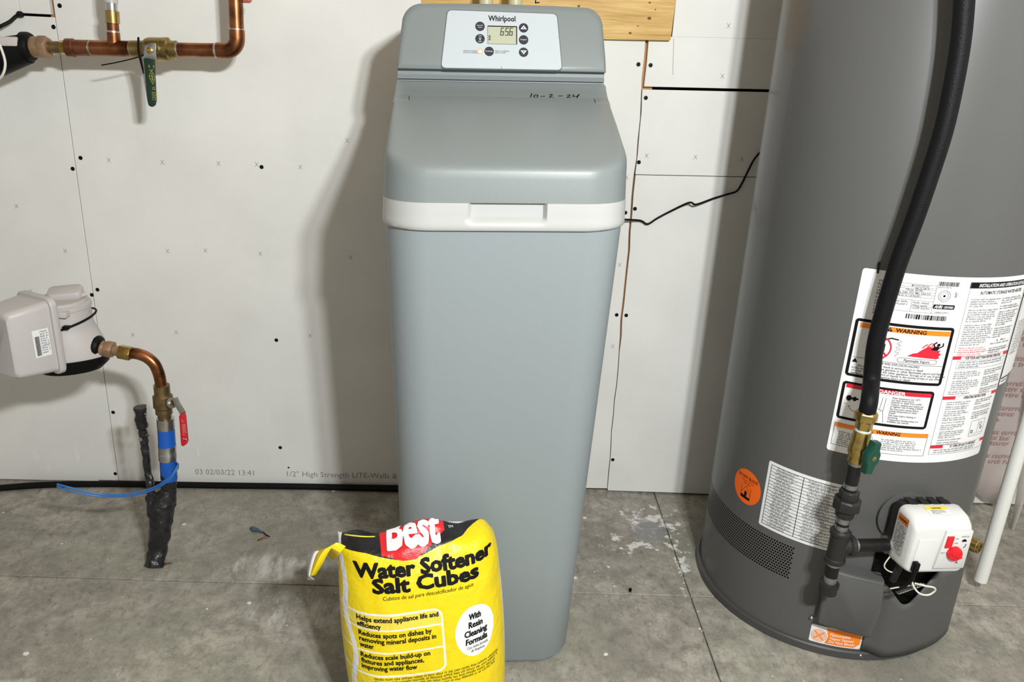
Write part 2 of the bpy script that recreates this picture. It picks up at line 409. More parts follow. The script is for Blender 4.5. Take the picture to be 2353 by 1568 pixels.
    def para(s, u0, v1, width, n, lh, seed=0, fill=0.9, ragged=0.25, lift=0.0, ch=None):
        """lines of print too small to read"""
        rnd = random.Random(seed); xh = lh*0.52; cw = ch or lh*0.46; vs_ = []; fs = []
        def q(a, b, c, d):
            o = len(s.m.v); s.m.v += [s.fn(a, b, lift), s.fn(c, b, lift), s.fn(c, d, lift), s.fn(a, d, lift)]; s.m.f.append((o, o+1, o+2, o+3))
        for i in range(n):
            end = u0 + width*(1-ragged*rnd.random())*fill; u = u0; b = v1-lh*(i+1)+lh*0.2
            if i == n-1 and n > 2: end = u0+width*(0.3+0.4*rnd.random())
            while u < end:
                for _ in range(rnd.randint(2, 8)):
                    if u > end: break
                    t = xh*(1.4 if rnd.random() < 0.25 else 1.0); k = rnd.random()
                    q(u, b, u+cw*0.28, b+t)
                    if k < 0.7: q(u+cw*0.28, b+xh*0.75, u+cw*0.75, b+xh)
                    if k > 0.25: q(u+cw*0.28, b, u+cw*0.75, b+xh*0.22)
                    u += cw
                u += cw*0.8
        return s
    def barcode(s, u0, v0, u1, v1, seed=0, lift=0.0):
        rnd = random.Random(seed); u = u0; un = (u1-u0)/70
        while u < u1:
            a = un*rnd.choice((1, 1, 2, 3)); s.rect(u, v0, min(u+a, u1), v1, lift); u += a+un*rnd.choice((1, 1, 2))
        return s
    def build(s, name, m, parent):
        o = s.m.build(name, m, parent, smooth=0)
        if any(k in name for k in ('print', 'lettering', 'crosses', 'stamp', 'digits', 'rule_lines', 'logo_arc', 'marker', 'bag_name', 'button_mark')): o['kind'] = 'stuff'
        return o

# ------------------------------------------------------------------ the setting: floor
fl = MB().box((-3.2, -2.6, -0.12), (3.4, 1.95, -0.006)).build('floor', M_CONC, smooth=0)
fl['kind'] = 'structure'; fl['label'] = 'bare grey concrete basement floor with tooled joints'
JX, JY, G = 0.43, 1.322, 0.0016
for x0, x1 in ((-3.2, JX-G), (JX+G, 3.4)):
    for y0, y1 in ((-2.6, JY-G), (JY+G, 1.95)):
        MB().box((x0, y0, -0.006), (x1, y1, 0.0)).build('concrete_slab', M_CONC, fl, bevel=0.0012, bseg=1)

# ------------------------------------------------------------------ the setting: wall of drywall pieces
wb = MB().box((-3.2, WALL_Y+0.075, 0), (3.4, WALL_Y+0.10, 2.5)).build('wall_back', M_CAV, smooth=0)
wb['kind'] = 'structure'; wb['label'] = 'unpainted drywall wall with open joints and bare screw heads'
TH = 0.0127
def panel(pts, n=None):
    m = MB(); nn = (n or WN)*-TH
    return m.prism(pts, nn).build('drywall_panel', M_DRY, wb, smooth=0, bevel=0.0008, bseg=1)
def wxz(x, z):                                   # on the turned left plane
    return Vector((x, WP.y + (x-WP.x)*0.0247, z))
def P2(px, py): return on_wall(px, py)
sB = P2(272, 1104); sT = P2(121, 2); sM = P2(130, 36)
def seam1(z, d=0.0):                             # joint between the two left sheets
    t = (z-sB.z)/(sT.z-sB.z); return wxz(sB.x+(sT.x-sB.x)*t+d, z)
zcut = P2(90, 35).z
xcut, xk = P2(113, 10).x, P2(44, 20).x
pA = panel([wxz(-3.0, 0.002), seam1(0.002, -0.0008), seam1(zcut-0.0025, -0.0008), wxz(xk, zcut-0.0025), wxz(xk, 2.5), wxz(-3.0, 2.5)])
pA2 = panel([wxz(xk+0.0006, zcut+0.0025), wxz(xcut, zcut+0.0025), wxz(xcut, 2.5), wxz(xk+0.0006, 2.5)])
r0, r1 = P2(1394, 1133), P2(1486, 96)
def seam2(z, d=0.0):
    t = (z-r0.z)/(r1.z-r0.z); wob = 0.0012*math.sin(z*23)+0.0008*math.sin(z*61+1); return Vector((r0.x+(r1.x-r0.x)*t+d+wob, WALL_Y, z))
zs2 = [0.012+i*(2.488/60) for i in range(61)]
pB = panel([seam1(2.5, 0.0008), seam1(0.004, 0.0008)] + [seam2(z, -0.0020 if (0.42 < z < 0.80 or 1.0 < z < 1.12) else -0.0009) for z in zs2])
CN = Vector((0, -1, 0))
def zr(px, py): return at_y(px, py, WALL_Y).z
z402, z203, z86 = zr(1462, 402), zr(1490, 203), zr(1548, 85.5)
SLOPE = 0.07
def cpanel(z0, z1, d, xr=3.3):
    n = max(2, int((z1-z0)/0.04)); k = SLOPE
    L = [seam2(z0+(z1-z0)*i/n, d if not callable(d) else d(z0+(z1-z0)*i/n)) for i in range(n+1)]
    return panel([Vector((xr, WALL_Y, z0+(k if z0 > 0.1 else 0))), Vector((xr, WALL_Y, z1+k))] + list(reversed(L)), CN)
pC1 = cpanel(0.006, z402-0.0008, lambda z: 0.0022 if z > 0.42 else 0.0008)
pC2 = cpanel(z402+0.0008, z203-0.003, 0.0012)
pC3 = cpanel(z203+0.003, z86-0.0006, 0.0045)
xw = at_y(1549, 40, WALL_Y).x
pC4 = panel([Vector((3.3, WALL_Y, z86+0.0006+SLOPE)), Vector((3.3, WALL_Y, 2.5)), Vector((xw, WALL_Y, 2.5)), Vector((xw, WALL_Y, z86+0.0006))], CN)
# framing seen through the joints
for x, ww in ((sM.x, 0.019), (seam2(0.6).x, 0.019)):
    MB().box((x-ww, WALL_Y+TH+0.0005-(0.03 if x < 0 else 0), 0.02), (x+ww, WALL_Y+0.074, 2.4)).build('wall_stud', M_STUD, wb, bevel=0.001)
MB().box((-3.0, WALL_Y+TH+0.001-0.045, 0.0), (0.2, WALL_Y+0.074, 0.006)).build('sill_plate', M_SILL, wb, smooth=0)
MB().box((0.2, WALL_Y+TH+0.001, 0.0), (3.2, WALL_Y+0.074, 0.036)).build('sill_plate', M_SILL, wb, smooth=0)
cl = MB().box((-3.2, -2.6, 2.5), (3.4, 1.95, 2.54)).build('ceiling', mat('ceiling_wood', (0.30, 0.22, 0.14), 0.8, var=0.2, vscale=8), smooth=0); cl['kind'] = 'structure'; cl['label'] = 'unseen wooden ceiling added to cut the ambient light'  # out of view, added to hold back ambient light from above
wr = MB().box((1.95, -2.6, 0), (2.0, WALL_Y-0.001, 2.5)).build('added_wall_right', M_DRY, smooth=0); wr['kind'] = 'structure'; wr['label'] = 'unseen drywall side wall added to block ambient light'  # out of view, added to keep ambient light from the gap behind the heater
# screws
def screw_mesh():
    m = MB().rev((0, 0, 0), (0, -1, 0), [(-0.004, 0.0015), (0.0002, 0.0045), (0.0006, 0.0042), (0.0007, 0.002), (0.0001, 0.0012)], 12)
    o = m.build('screw', M_BLACK, None); me = o.data; bpy.data.objects.remove(o); return me
SCREW = screw_mesh()
def screw(px, py, par, left=True, k=1.0):
    o = bpy.data.objects.new('screw', SCREW); COL.objects.link(o); o.parent = par
    o.location = on_wall(px, py, 0.0003) if left else at_y(px, py, WALL_Y-0.0003); o.scale = (k, k, k)
for p in ((123, 62), (167, 388), (211, 678), (260, 948), (265, 1089), (1467, 0)):
    if p[0] < 1000: screw(*p, pA)
for p in ((137, 13), (185, 363), (224, 666), (601, 384), (635, 782), (644, 1029), (1467, 148), (1437, 489), (1417, 724), (663, 1075)):
    screw(*p, pB, k=0.55 if p == (663, 1075) else 1.0)
for p, q in (((1495, 150), pC3), ((1484, 225), pC2), ((1468, 373), pC2), ((1459, 480), pC1), ((1439, 725), pC1), ((1408, 1057), pC1)): screw(*p, q, left=False)
# printed fastener crosses and mill stamp
def wallmap(u, v, l): return wxz(u, v) + WN*(0.0003+l)
def rmap(u, v, l): return Vector((u, WALL_Y-0.0003-l, v))
def crosses(par, pts, left):
    pr = Print(wallmap if left else rmap)
    for px, py in pts:
        c = on_wall(px, py) if left else at_y(px, py, WALL_Y)
        for sgn in (-1, 1): pr.line([(c.x-0.0035, c.z-0.0045*sgn), (c.x+0.0035, c.z+0.0045*sgn)], 0.0011)
    pr.build('printed_crosses', M_FINK, par)
crosses(pB, [(250, 368), (373, 373), (502, 376), (690, 384), (385, 577), (472, 576), (598, 583), (305, 770), (405, 764), (713, 772), (806, 592), (798, 323), (1440, 408), (1424, 609), (1408, 796), (590, 378)], True)
crosses(pA, [(38, 474), (150, 577), (70, 670)], True)
crosses(pC2, [(1486, 358), (1598, 361), (1705, 366)], False)
crosses(pC3, [(1660, 175)], False); crosses(pC4, [(1674, 59)], False)
pr = Print(wallmap)
a = on_wall(449, 1090); b = on_wall(584, 1091); pr.text('03 02/03/22 13:41', a.x, a.z, 0.021, b.x-a.x)
a = on_wall(660, 1094); b = on_wall(913, 1098); pr.text('1/2" High Strength LITE-Walls &', a.x, a.z-0.001, 0.021, b.x-a.x)
pr.build('mill_stamp', M_STAMP, pB)
# pencil cut line and scuffs
pr = Print(rmap); c0, c1 = at_y(1548, 88, WALL_Y), at_y(1546, 172, WALL_Y); pr.line([(c0.x, c0.z), (c1.x, c1.z)], 0.0008); pr.build('pencil_line', M_GINK, pC3)
M_PLASTER = mat('plaster_drip', (0.80, 0.79, 0.77), 0.85)
for (px, py, w_, h_) in ((80, 1045, 20, 26), (112, 1075, 15, 20), (177, 1045, 11, 34), (68, 957, 7, 16), (615, 960, 9, 36), (555, 1010, 5, 30), (457, 835, 4, 8), (455, 1035, 6, 30)):
    par = pA if px < 200 else pB; c = on_wall(px, py); k = 0.00068*1.35
    pr = Print(wallmap); pts = []
    for i in range(18):
        t = 2*math.pi*i/18; rw = 0.75+0.45*random.random(); x = math.cos(t)*w_*k*rw*0.6*(0.75 if math.sin(t) > 0 else 1.0); pts.append((c.x+x, c.z+math.sin(t)*h_*k*0.8*rw))
    pr.poly(pts, 0.0002); pr.build('plaster_drip', M_PLASTER, par)

# ------------------------------------------------------------------ pine board and pale pipes behind the softener
YB = WALL_Y-0.014
bd = thing('mounting_board', 'yellow pine board fixed to the wall behind the softener', 'board', at_y(1250, 92, YB))
q = [at_y(968, 84, YB), at_y(1541, 93, YB), at_y(1541, 93, YB), at_y(968, 84, YB)]
zt = q[0].z+0.184; xr_t = at_y(1552, 0, YB).x
lo = 0.5*(q[0].z+q[1].z)
MB().prism([(q[0].x, YB, q[0].z), (q[1].x, YB, q[1].z), (xr_t+0.004, YB, zt), (q[0].x-0.002, YB, zt)], (0, 0.0145, 0)).build('plank', M_WOOD, bd, bevel=0.0015)
bmap = lambda u, v, l: Vector((u, YB-0.0004-l, v))
M_KNOT = mat('knot', (0.16, 0.07, 0.02), 0.7)
for px, py, rr in ((1492, 42, 0.0042), (1448, 76, 0.003), (1493, 6, 0.0025), (1330, 14, 0.003), (1466, 60, 0.0018), (1506, 22, 0.0018)):
    c = at_y(px, py, YB); Print(bmap).disc(c.x, c.z, rr, rr*0.7).build('knot', M_KNOT, bd)
pr = Print(bmap); c = at_y(1231, 9, YB)
pr.line([(c.x+0.003, c.z+0.03), (c.x-0.001, c.z+0.002), (c.x+0.007, c.z+0.003)], 0.0022); pr.build('pen_mark', M_INK, bd)
for px in (1117, 1184):
    p = at_y(px, 4, 1.64)
    t = thing('riser_pipe', 'pale yellow plastic riser pipe behind the softener, ' + ('over its brand name' if px < 1150 else 'nearer the pen mark on the pine board'), 'pipe', (p.x, p.y, 0.93))
    MB().tube([(p.x, p.y, 0.93), (p.x, p.y, 1.5)], 0.0135, 16).build('pipe', M_PALE, t)
    MB().tube(spline([(p.x, p.y, 0.96), (p.x, p.y, 0.93), (p.x, 1.61, 0.90), (p.x, 1.585, 0.90)]), 0.0145, 14).build('elbow', M_PALE, t)

# ------------------------------------------------------------------ water softener
SX, SY, SR = 0.0, 1.337, math.radians(3.0)
sf = thing('water_softener', 'tall grey cabinet water softener with white rim and control panel', 'water softener', (SX, SY, 0), SR)
SM = Matrix.Translation((SX, SY, 0)) @ Matrix.Rotation(SR, 4, 'Z'); SI = SM.inverted()
def S(x, y, z): return SM @ Vector((x, y, z + x*0.026*min(1.0, z/0.5)))   # cabinet sits slightly racked
L = []
for z, inset in ((0.0, 0.010), (0.003, 0.004), (0.012, 0.0), (0.2, 0), (0.4, 0), (0.6, 0), (0.80, 0), (0.812, 0)):
    hx, hy = 0.150+0.034*z-inset, 0.224+0.030*z-inset; L.append([S(x, y, z) for x, y in rrect(hx, hy, 0.062-inset*0.3, 10, 4)])
MB().loops(L).build('brine_tank', M_BODY, sf)
# rim with finger notch
L = []
def rim_loop(hx, hy, z):
    out = []
    for x, y in rrect(hx, hy, 0.068, 12, 44):
        if y < -hy+0.001 and abs(x) < 0.0560:
            k = min(1, max(0, (z-0.806)/0.012)); e = 1.0 if abs(x) < 0.0535 else 0.0
            y += 0.010*k*k*e
        out.append(S(x, y, z))
    return out
for hx, hy, z in ((0.172, 0.245, 0.7985), (0.1785, 0.2535, 0.7990), (0.1805, 0.2555, 0.8015), (0.181, 0.2560, 0.806), (0.181, 0.2560, 0.810), (0.1808, 0.2557, 0.814), (0.1806, 0.2555, 0.818), (0.1806, 0.2555, 0.8225), (0.180, 0.255, 0.8385)): L.append(rim_loop(hx, hy, z))
MB().loops(L).build('rim', M_WHITE, sf, smooth=40)
# lid
def lid_top(y): return 0.892+(y+0.24)*0.326
XS, XO, YBK, YTB = 0.153, 0.1785, 0.0065, -0.0150
out = []
hx, hyf, rc = 0.1795, -0.2525, 0.066
def arc(cx, cy, a0, a1, n=10): return [(cx+rc*math.cos(math.radians(a0+(a1-a0)*k/n)), cy+rc*math.sin(math.radians(a0+(a1-a0)*k/n)), math.cos(math.radians(a0+(a1-a0)*k/n)), math.sin(math.radians(a0+(a1-a0)*k/n))) for k in range(n+1)]
out += arc(-hx+rc, hyf+rc, 180, 270)
out += [(-hx+rc+(2*hx-2*rc)*k/8, hyf, 0, -1) for k in range(1, 8)]
out += arc(hx-rc, hyf+rc, 270, 360)
out += [(hx, -0.10, 1, 0), (hx, YTB, 1, 0), (XS, YTB, 0, 0), (XS, YBK, 0, 0), (-XS, YBK, 0, 0), (-XS, YTB, 0, 0), (-hx, YTB, -1, 0), (-hx, -0.10, -1, 0)]
L = []
for ins, dz in ((0.0, None), (0.0025, -0.018), (0.0035, -0.010), (0.005, -0.0055), (0.0078, -0.0024), (0.012, -0.0007), (0.018, 0.0)):
    lp = []
    for x, y, nx, ny in out:
        kx_ = 0.35+0.65*max(0.0, min(1.0, (-0.05-y)/0.13)); xx, yy = x-nx*ins*kx_, y-ny*ins
        lp.append(S(xx, yy, 0.8386 if dz is None else lid_top(yy)+dz*((0.45+0.55*kx_) if (nx or ny) else 0.1)))
    L.append(lp)
MB().loops(L).build('salt_lid', M_GREY, sf, smooth=50)
# rear cover below the control head
prof = [(0.0080, 0.8386), (0.0080, 0.9725), (0.022, 0.9790), (0.034, 0.9862), (0.0425, 0.9930), (0.0525, 0.9937), (0.0525, 0.9965), (0.0460, 0.9972), (0.0500, 1.0040), (0.0500, 1.0125), (0.235, 1.0125), (0.248, 0.8386)]
m = MB().loops([[S(x*(0.983 if z > 0.996 else 1), y, z-(dz_ if 0.95 < z < 0.996 else 0)) for y, z in prof] for x, dz_ in ((-0.1792, 0.006), (-0.1788, 0.003), (-0.1772, 0.001), (-0.174, 0), (0.174, 0), (0.1772, 0.001), (0.1788, 0.003), (0.1792, 0.006))])
for sg in (-1, 1):
    x0, x1 = (XS+0.0012)*sg, 0.1772*sg
    pf = [(-0.0135, 0.8386), (-0.0135, lid_top(-0.0135)), (0.0085, 0.9727), (0.0085, 0.8386)]
    m.loops([[S(x, y, z-(dz_ if z > 0.9 else 0)) for y, z in pf] for x, dz_ in ((x0, 0), (0.174*sg, 0), (x1, 0.001), (0.1788*sg, 0.003), (0.1792*sg, 0.006))])
m.build('rear_cover', M_GREY, sf, smooth=30)
# control head
def fronty(z): return 0.031+(z-1.013)*0.40
def headloop(ins, back=None):
    pts = []; zb, zt_, rr = 1.0125+ins, 1.1165-ins, 0.032
    hb, ht = 0.1765-ins, 0.1700-ins
    pts += [(-hb, zb), (hb, zb), (hb-0.001, zb+0.02)]
    pts += [(ht-rr+rr*math.cos(math.radians(a)), zt_-rr+rr*math.sin(math.radians(a))) for a in range(0, 91, 10)]
    pts += [(0.09, zt_+0.0012), (0, zt_+0.0022), (-0.09, zt_+0.0012)]
    pts += [(-ht+rr-rr*math.sin(math.radians(a)), zt_-rr+rr*math.cos(math.radians(a))) for a in range(0, 91, 10)]
    pts += [(-hb+0.001, zb+0.02)]
    return pts
L = [[S(x, 0.240, z) for x, z in headloop(0.006)], [S(x, 0.232, z) for x, z in headloop(0.0)]]
L += [[S(x, fronty(z)+0.008, z) for x, z in headloop(0.0)], [S(x, fronty(z)+0.0035, z) for x, z in headloop(0.0012)], [S(x, fronty(z)+0.0008, z) for x, z in headloop(0.0045)], [S(x, fronty(z), z) for x, z in headloop(0.009)]]
MB().loops(L).build('control_head', M_GREY, sf, smooth=40)
# control panel: measured on the sloping face
P0 = S(0, fronty(1.06), 1.06); e1 = (S(0.1, 0, 1.06)-S(-0.1, 0, 1.06)).normalized(); e2 = (SM.to_3x3() @ Vector((0, 0.40, 1))).normalized(); NP = e1.cross(e2).normalized()
if NP.y > 0: NP = -NP
e2 = NP.cross(e1).normalized()
if e2.z < 0: e2 = -e2
def pp(px, py): d = on_plane(px, py, P0, NP)-P0; return d.dot(e1), d.dot(e2)
def pmap(u, v, l): return P0 + e1*u + e2*v + NP*l
c = [pp(1029, 24), pp(1014, 156), pp(1291, 161), pp(1279, 33)]
def rpoly(cs, r, n=5):
    out = []
    for i in range(len(cs)):
        p0, p1, p2 = Vector(cs[i-1]), Vector(cs[i]), Vector(cs[(i+1) % len(cs)])
        a, b = (p0-p1).normalized(), (p2-p1).normalized()
        A, B = p1+a*r, p1+b*r
        for k in range(n+1): t = k/n; out.append(tuple((1-t)**2*A+2*t*(1-t)*p1+t*t*B))
    return out
ctr = (sum(p[0] for p in c)/4, sum(p[1] for p in c)/4)
def grow(k): return [(p[0]+math.copysign(k, p[0]-ctr[0]), p[1]+math.copysign(k, p[1]-ctr[1])) for p in c]
pf = rpoly(c, 0.008); pg = rpoly(grow(0.0016), 0.009)
MB().loops([[pmap(u, v, -0.002) for u, v in pg], [pmap(u, v, 0.0004) for u, v in pg]]).build('panel_gasket', mat('gasket_grey', (0.10, 0.12, 0.13), 0.5), sf, smooth=0)
pn = MB().loops([[pmap(u, v, -0.001) for u, v in pf], [pmap(u, v, 0.0012) for u, v in pf]]).build('control_panel', M_PANEL, sf, smooth=0)
LF = 0.0014
k0 = abs(pp(1187, 80)[0]-pp(1120, 80)[0])/67
d0, d1 = pp(1121, 61), pp(1187, 103)
dm = MB().loops([[pmap(u, v, l) for u, v in ((d0[0], d1[1]), (d1[0], d1[1]), (d1[0], d0[1]), (d0[0], d0[1]))] for l in (0.001, 0.0017)]).build('display', M_LCD, pn, smooth=0)
pr = Print(pmap)
pr.rect(d0[0]-k0*0.6, d0[1]-k0*1.2, d1[0]+k0*1.2, d0[1]+k0*1.2, 0.0019); pr.rect(d1[0]-k0*1.0, d1[1], d1[0]+k0*1.2, d0[1], 0.0019); pr.rect(d0[0]-k0*0.6, d1[1], d0[0], d0[1], 0.0019); pr.rect(d0[0], d1[1]-k0*0.5, d1[0], d1[1], 0.0019)
pr.build('display_shadow_line', M_INK, pn)
# seven segment digits
SEG = {'6': 'acdefg', '5': 'acdfg'}
pr = Print(pmap)
def digit(ch, u, v, wd, ht, t):
    P = {'a': ((0, 1), (1, 1)), 'b': ((1, 1), (1, .5)), 'c': ((1, .5), (1, 0)), 'd': ((0, 0), (1, 0)), 'e': ((0, .5), (0, 0)), 'f': ((0, 1), (0, .5)), 'g': ((0, .5), (1, .5))}
    for s_ in SEG[ch]:
        (a, b), (c_, d_) = P[s_]; sl = 0.12*ht
        pr.line([(u+a*wd+b*sl, v+b*ht), (u+c_*wd+d_*sl, v+d_*ht)], t, 0.0021)
for i, (ch, px) in enumerate((('6', 1150), ('5', 1161), ('6', 1170.5))):
    u, v = pp(px, 82); digit(ch, u, v, k0*6.0, k0*16.5, k0*2.0)
for py in (71, 78): u, v = pp(1158.5, py); pr.disc(u, v, k0*0.7, k0*0.7, 0.0021, 8, 1)
u, v = pp(1180, 72.5); pr.text('PM', u, v, k0*3.2, k0*5)
for j in range(3): u, v = pp(1125, 84+j*4); pr.disc(u, v, k0*2.6, k0*1.5, 0.0021, 10, 1)
pr.build('display_digits', mat('lcd_ink', (0.05, 0.05, 0.035), 0.5), pn)
pr = Print(pmap)
u, v = pp(1122, 48.8); u2, _ = pp(1184.5, 51); pr.text('Whirlpool', u, v, k0*18.0, u2-u, bold=0.022, lift=LF+0.0002)
u, v = pp(1064, 119); pr.text('OPERATING DEMAND', u, v, k0*4.4, k0*33, lift=LF); u, v = pp(1064, 123); pr.text('LOW SALT FLASHING', u, v, k0*4.4, k0*33, lift=LF)
u, v = pp(1138, 119.5); pr.text('PRESS TO SCHEDULE', u, v, k0*4.4, k0*32, lift=LF); u, v = pp(1138, 123.5); pr.text('HOLD TO START', u, v, k0*4.4, k0*24, lift=LF)
u, v = pp(1152, 157); pr.rect(u-k0*0.5, v-k0*0.5, u+k0*0.5, v+k0*3.5, LF)
pr.build('panel_print', M_INK, pn)
pr = Print(pmap); u, v = pp(1156, 46)
pr.ring(u, v, k0*14, k0*6.0, k0*0.8, LF, a0=20, a1=75, ang=0.9); pr.ring(u, v, k0*14, k0*6.0, k0*0.8, LF, a0=165, a1=260, ang=0.9)
pr.build('logo_arc', M_TAN, pn)
pw = Print(pmap)
for px, py, kind in ((1103, 61.5, 'a'), (1103, 90, 'b'), (1124, 119, 'c'), (1203, 65, 'up'), (1203, 92.5, 'd'), (1203, 121, 'dn')):
    u, v = pp(px, py); r = k0*10.8
    bt = MB().rev(pmap(u, v, 0.001), NP, [(0, r), (0.0008, r), (0.0012, r*0.96), (0.0013, r*0.5)], 28).build('button', M_BTN, pn)
    pr = Print(pmap); l = 0.0026
    if kind == 'a': pr.text('Rain Soft', u, v+k0*0.6, k0*3.6, k0*13, 'c', lift=l); pr.text('Select', u, v-k0*3.6, k0*3.6, k0*9, 'c', lift=l)
    elif kind == 'b': pr.text('Tank', u, v+k0*5.5, k0*3.4, k0*7.5, 'c', lift=l); pr.text('Light', u, v-k0*8, k0*3.4, k0*8, 'c', lift=l); pr.ring(u, v+k0*0.4, k0*2.4, k0*2.6, k0*0.7, l); pr.rect(u-k0, v-k0*4.2, u+k0, v-k0*2.6, l)
    elif kind == 'c': pr.text('Recharge', u, v-k0*1.2, k0*4.2, k0*16, 'c', lift=l)
    elif kind == 'd': pr.text('Program', u, v-k0*1.2, k0*4.2, k0*14, 'c', lift=l)
    else:
        s_ = 1 if kind == 'up' else -1; a_ = k0*7.2; b_ = k0*2.6
        T = [(u-a_, v-s_*k0*3.6), (u+a_, v-s_*k0*3.6), (u, v+s_*k0*5.4)]; t = [(u-b_, v-s_*k0*1.6), (u+b_, v-s_*k0*1.6), (u, v+s_*k0*1.7)]
        pr.m.loops([[pmap(x, y, l) for x, y in T], [pmap(x, y, l) for x, y in t]], caps=False)
    pr.build('button_mark', mat('mark_white', (0.75, 0.76, 0.78), 0.5), pn)
u, v = pp(1103, 119)
MB().rev(pmap(u, v, 0.0012), NP, [(0, k0*4.6), (0.0006, k0*4.2), (0.0012, k0*2.0)], 16).build('indicator_light', M_LEDC, pn)
pr = Print(pmap).ring(u, v, k0*6.2, k0*6.2, k0*1.8, LF+0.0002); pr.build('indicator_bezel', M_LED, pn)
# marker date on the rear cover
dp0 = S(0, 0.0150, 0.9758); de2 = (SM.to_3x3() @ Vector((0, 0.014, 0.0065))).normalized(); dn_ = e1.cross(de2).normalized()
if dn_.y > 0: dn_ = -dn_
de2 = dn_.cross(e1).normalized()
if de2.z < 0: de2 = -de2
def dmap(u, v, l): return dp0 + e1*u + de2*v + dn_*(0.0007+l)
def dq(px, py): d = on_plane(px, py, dp0, dn_)-dp0; return d.dot(e1), d.dot(de2)
pr = Print(dmap); strokes = [[(1222, 216), (1219, 225)], [(1231, 218.5), (1227, 220.5), (1228, 224.5), (1233, 224.8), (1236, 222), (1235, 219), (1231, 218.5)], [(1243, 222), (1252, 222)],
    [(1262, 219), (1266, 217.5), (1269, 218.5), (1268, 220.5), (1262, 224.5), (1272, 224.5)], [(1283, 221.5), (1293, 221)], [(1303, 219.5), (1309, 218.5), (1310, 220.5), (1302, 225), (1312, 225)], [(1318, 218), (1317, 223), (1326, 222), (1331, 217.5), (1324, 228)]]
for st in strokes: pr.line([dq(*p) for p in st], 0.0017)
pr.build('marker_date', M_INK, sf)
# small label low on the front, peeking over the salt bag
a = SI @ at_y(1015, 1193, 1.105); b = SI @ at_y(1068, 1225, 1.105); ff = lambda z: -(0.224+0.030*z)-0.0008
MB().loops([[S(x, ff(z)-o, z) for x, z in ((a.x, a.z-0.045), (b.x, a.z-0.045), (b.x, a.z), (a.x, a.z))] for o in (0, 0.0005)]).build('rating_label', M_BAGWHITE, sf, smooth=0)

# ------------------------------------------------------------------ salt bag
BX, BY, BR_ = -0.077, 0.990, math.radians(12)
bag = thing('salt_bag', 'yellow and black plastic bag of softener salt standing against the softener', 'salt bag', (BX, BY, 0), BR_)
BMX = Matrix.Translation((BX, BY, 0)) @ Matrix.Rotation(BR_, 4, 'Z') @ Matrix.Rotation(math.radians(-3.6), 4, 'Y')
ST = 0.345
def hw(s): return 0.120 + 0.009*math.sin(min(1, s/ST)*math.pi)
def thick(s): t = min(1, s/ST); return 0.030+0.052*math.sqrt(max(0, 1-t**3.2))*(0.75+0.25*min(1, t*6))
def bagp(x, s, l=0.0):
    h = hw(min(s, ST)); q = min(1, abs(x)/h); T = thick(min(s, ST)); prof_ = max(0.0, 1-q**3.4)**0.60
    edge = ST - (0.012*q**2+0.034*q**8 if x > 0 else 0.016*q**4) + 0.004*math.sin(x*55+1.0)
    if s <= edge-0.012:
        y, z = -T*prof_, s; ny, nz = -1.0, 0.15
    else:
        a = (s-(edge-0.012))/0.022; a = min(a, 2.3); z = edge-0.012+0.018*math.sin(min(a, math.pi/2))*(1 if a < math.pi/2 else 1) - (0.012*(a-math.pi/2) if a > math.pi/2 else 0)
        y = -T*prof_ + 0.022*(1-math.cos(a)); ny, nz = -math.cos(min(a, 1.5)), math.sin(min(a, 1.5))+0.15
    wv = 0.0030*noise.noise(Vector((x*14, s*9, 3.1))) + 0.0016*noise.noise(Vector((x*45, s*30, 7.7)))
    top = max(0, (s-ST+0.09)/0.09)
    wv += top*0.006*noise.noise(Vector((x*26, s*18, 1.0)))
    y += 0.13*min(z, 0.4)
    n = Vector((0, ny, nz)).normalized()
    return BMX @ (Vector((x, y, z)) + n*(wv+l))
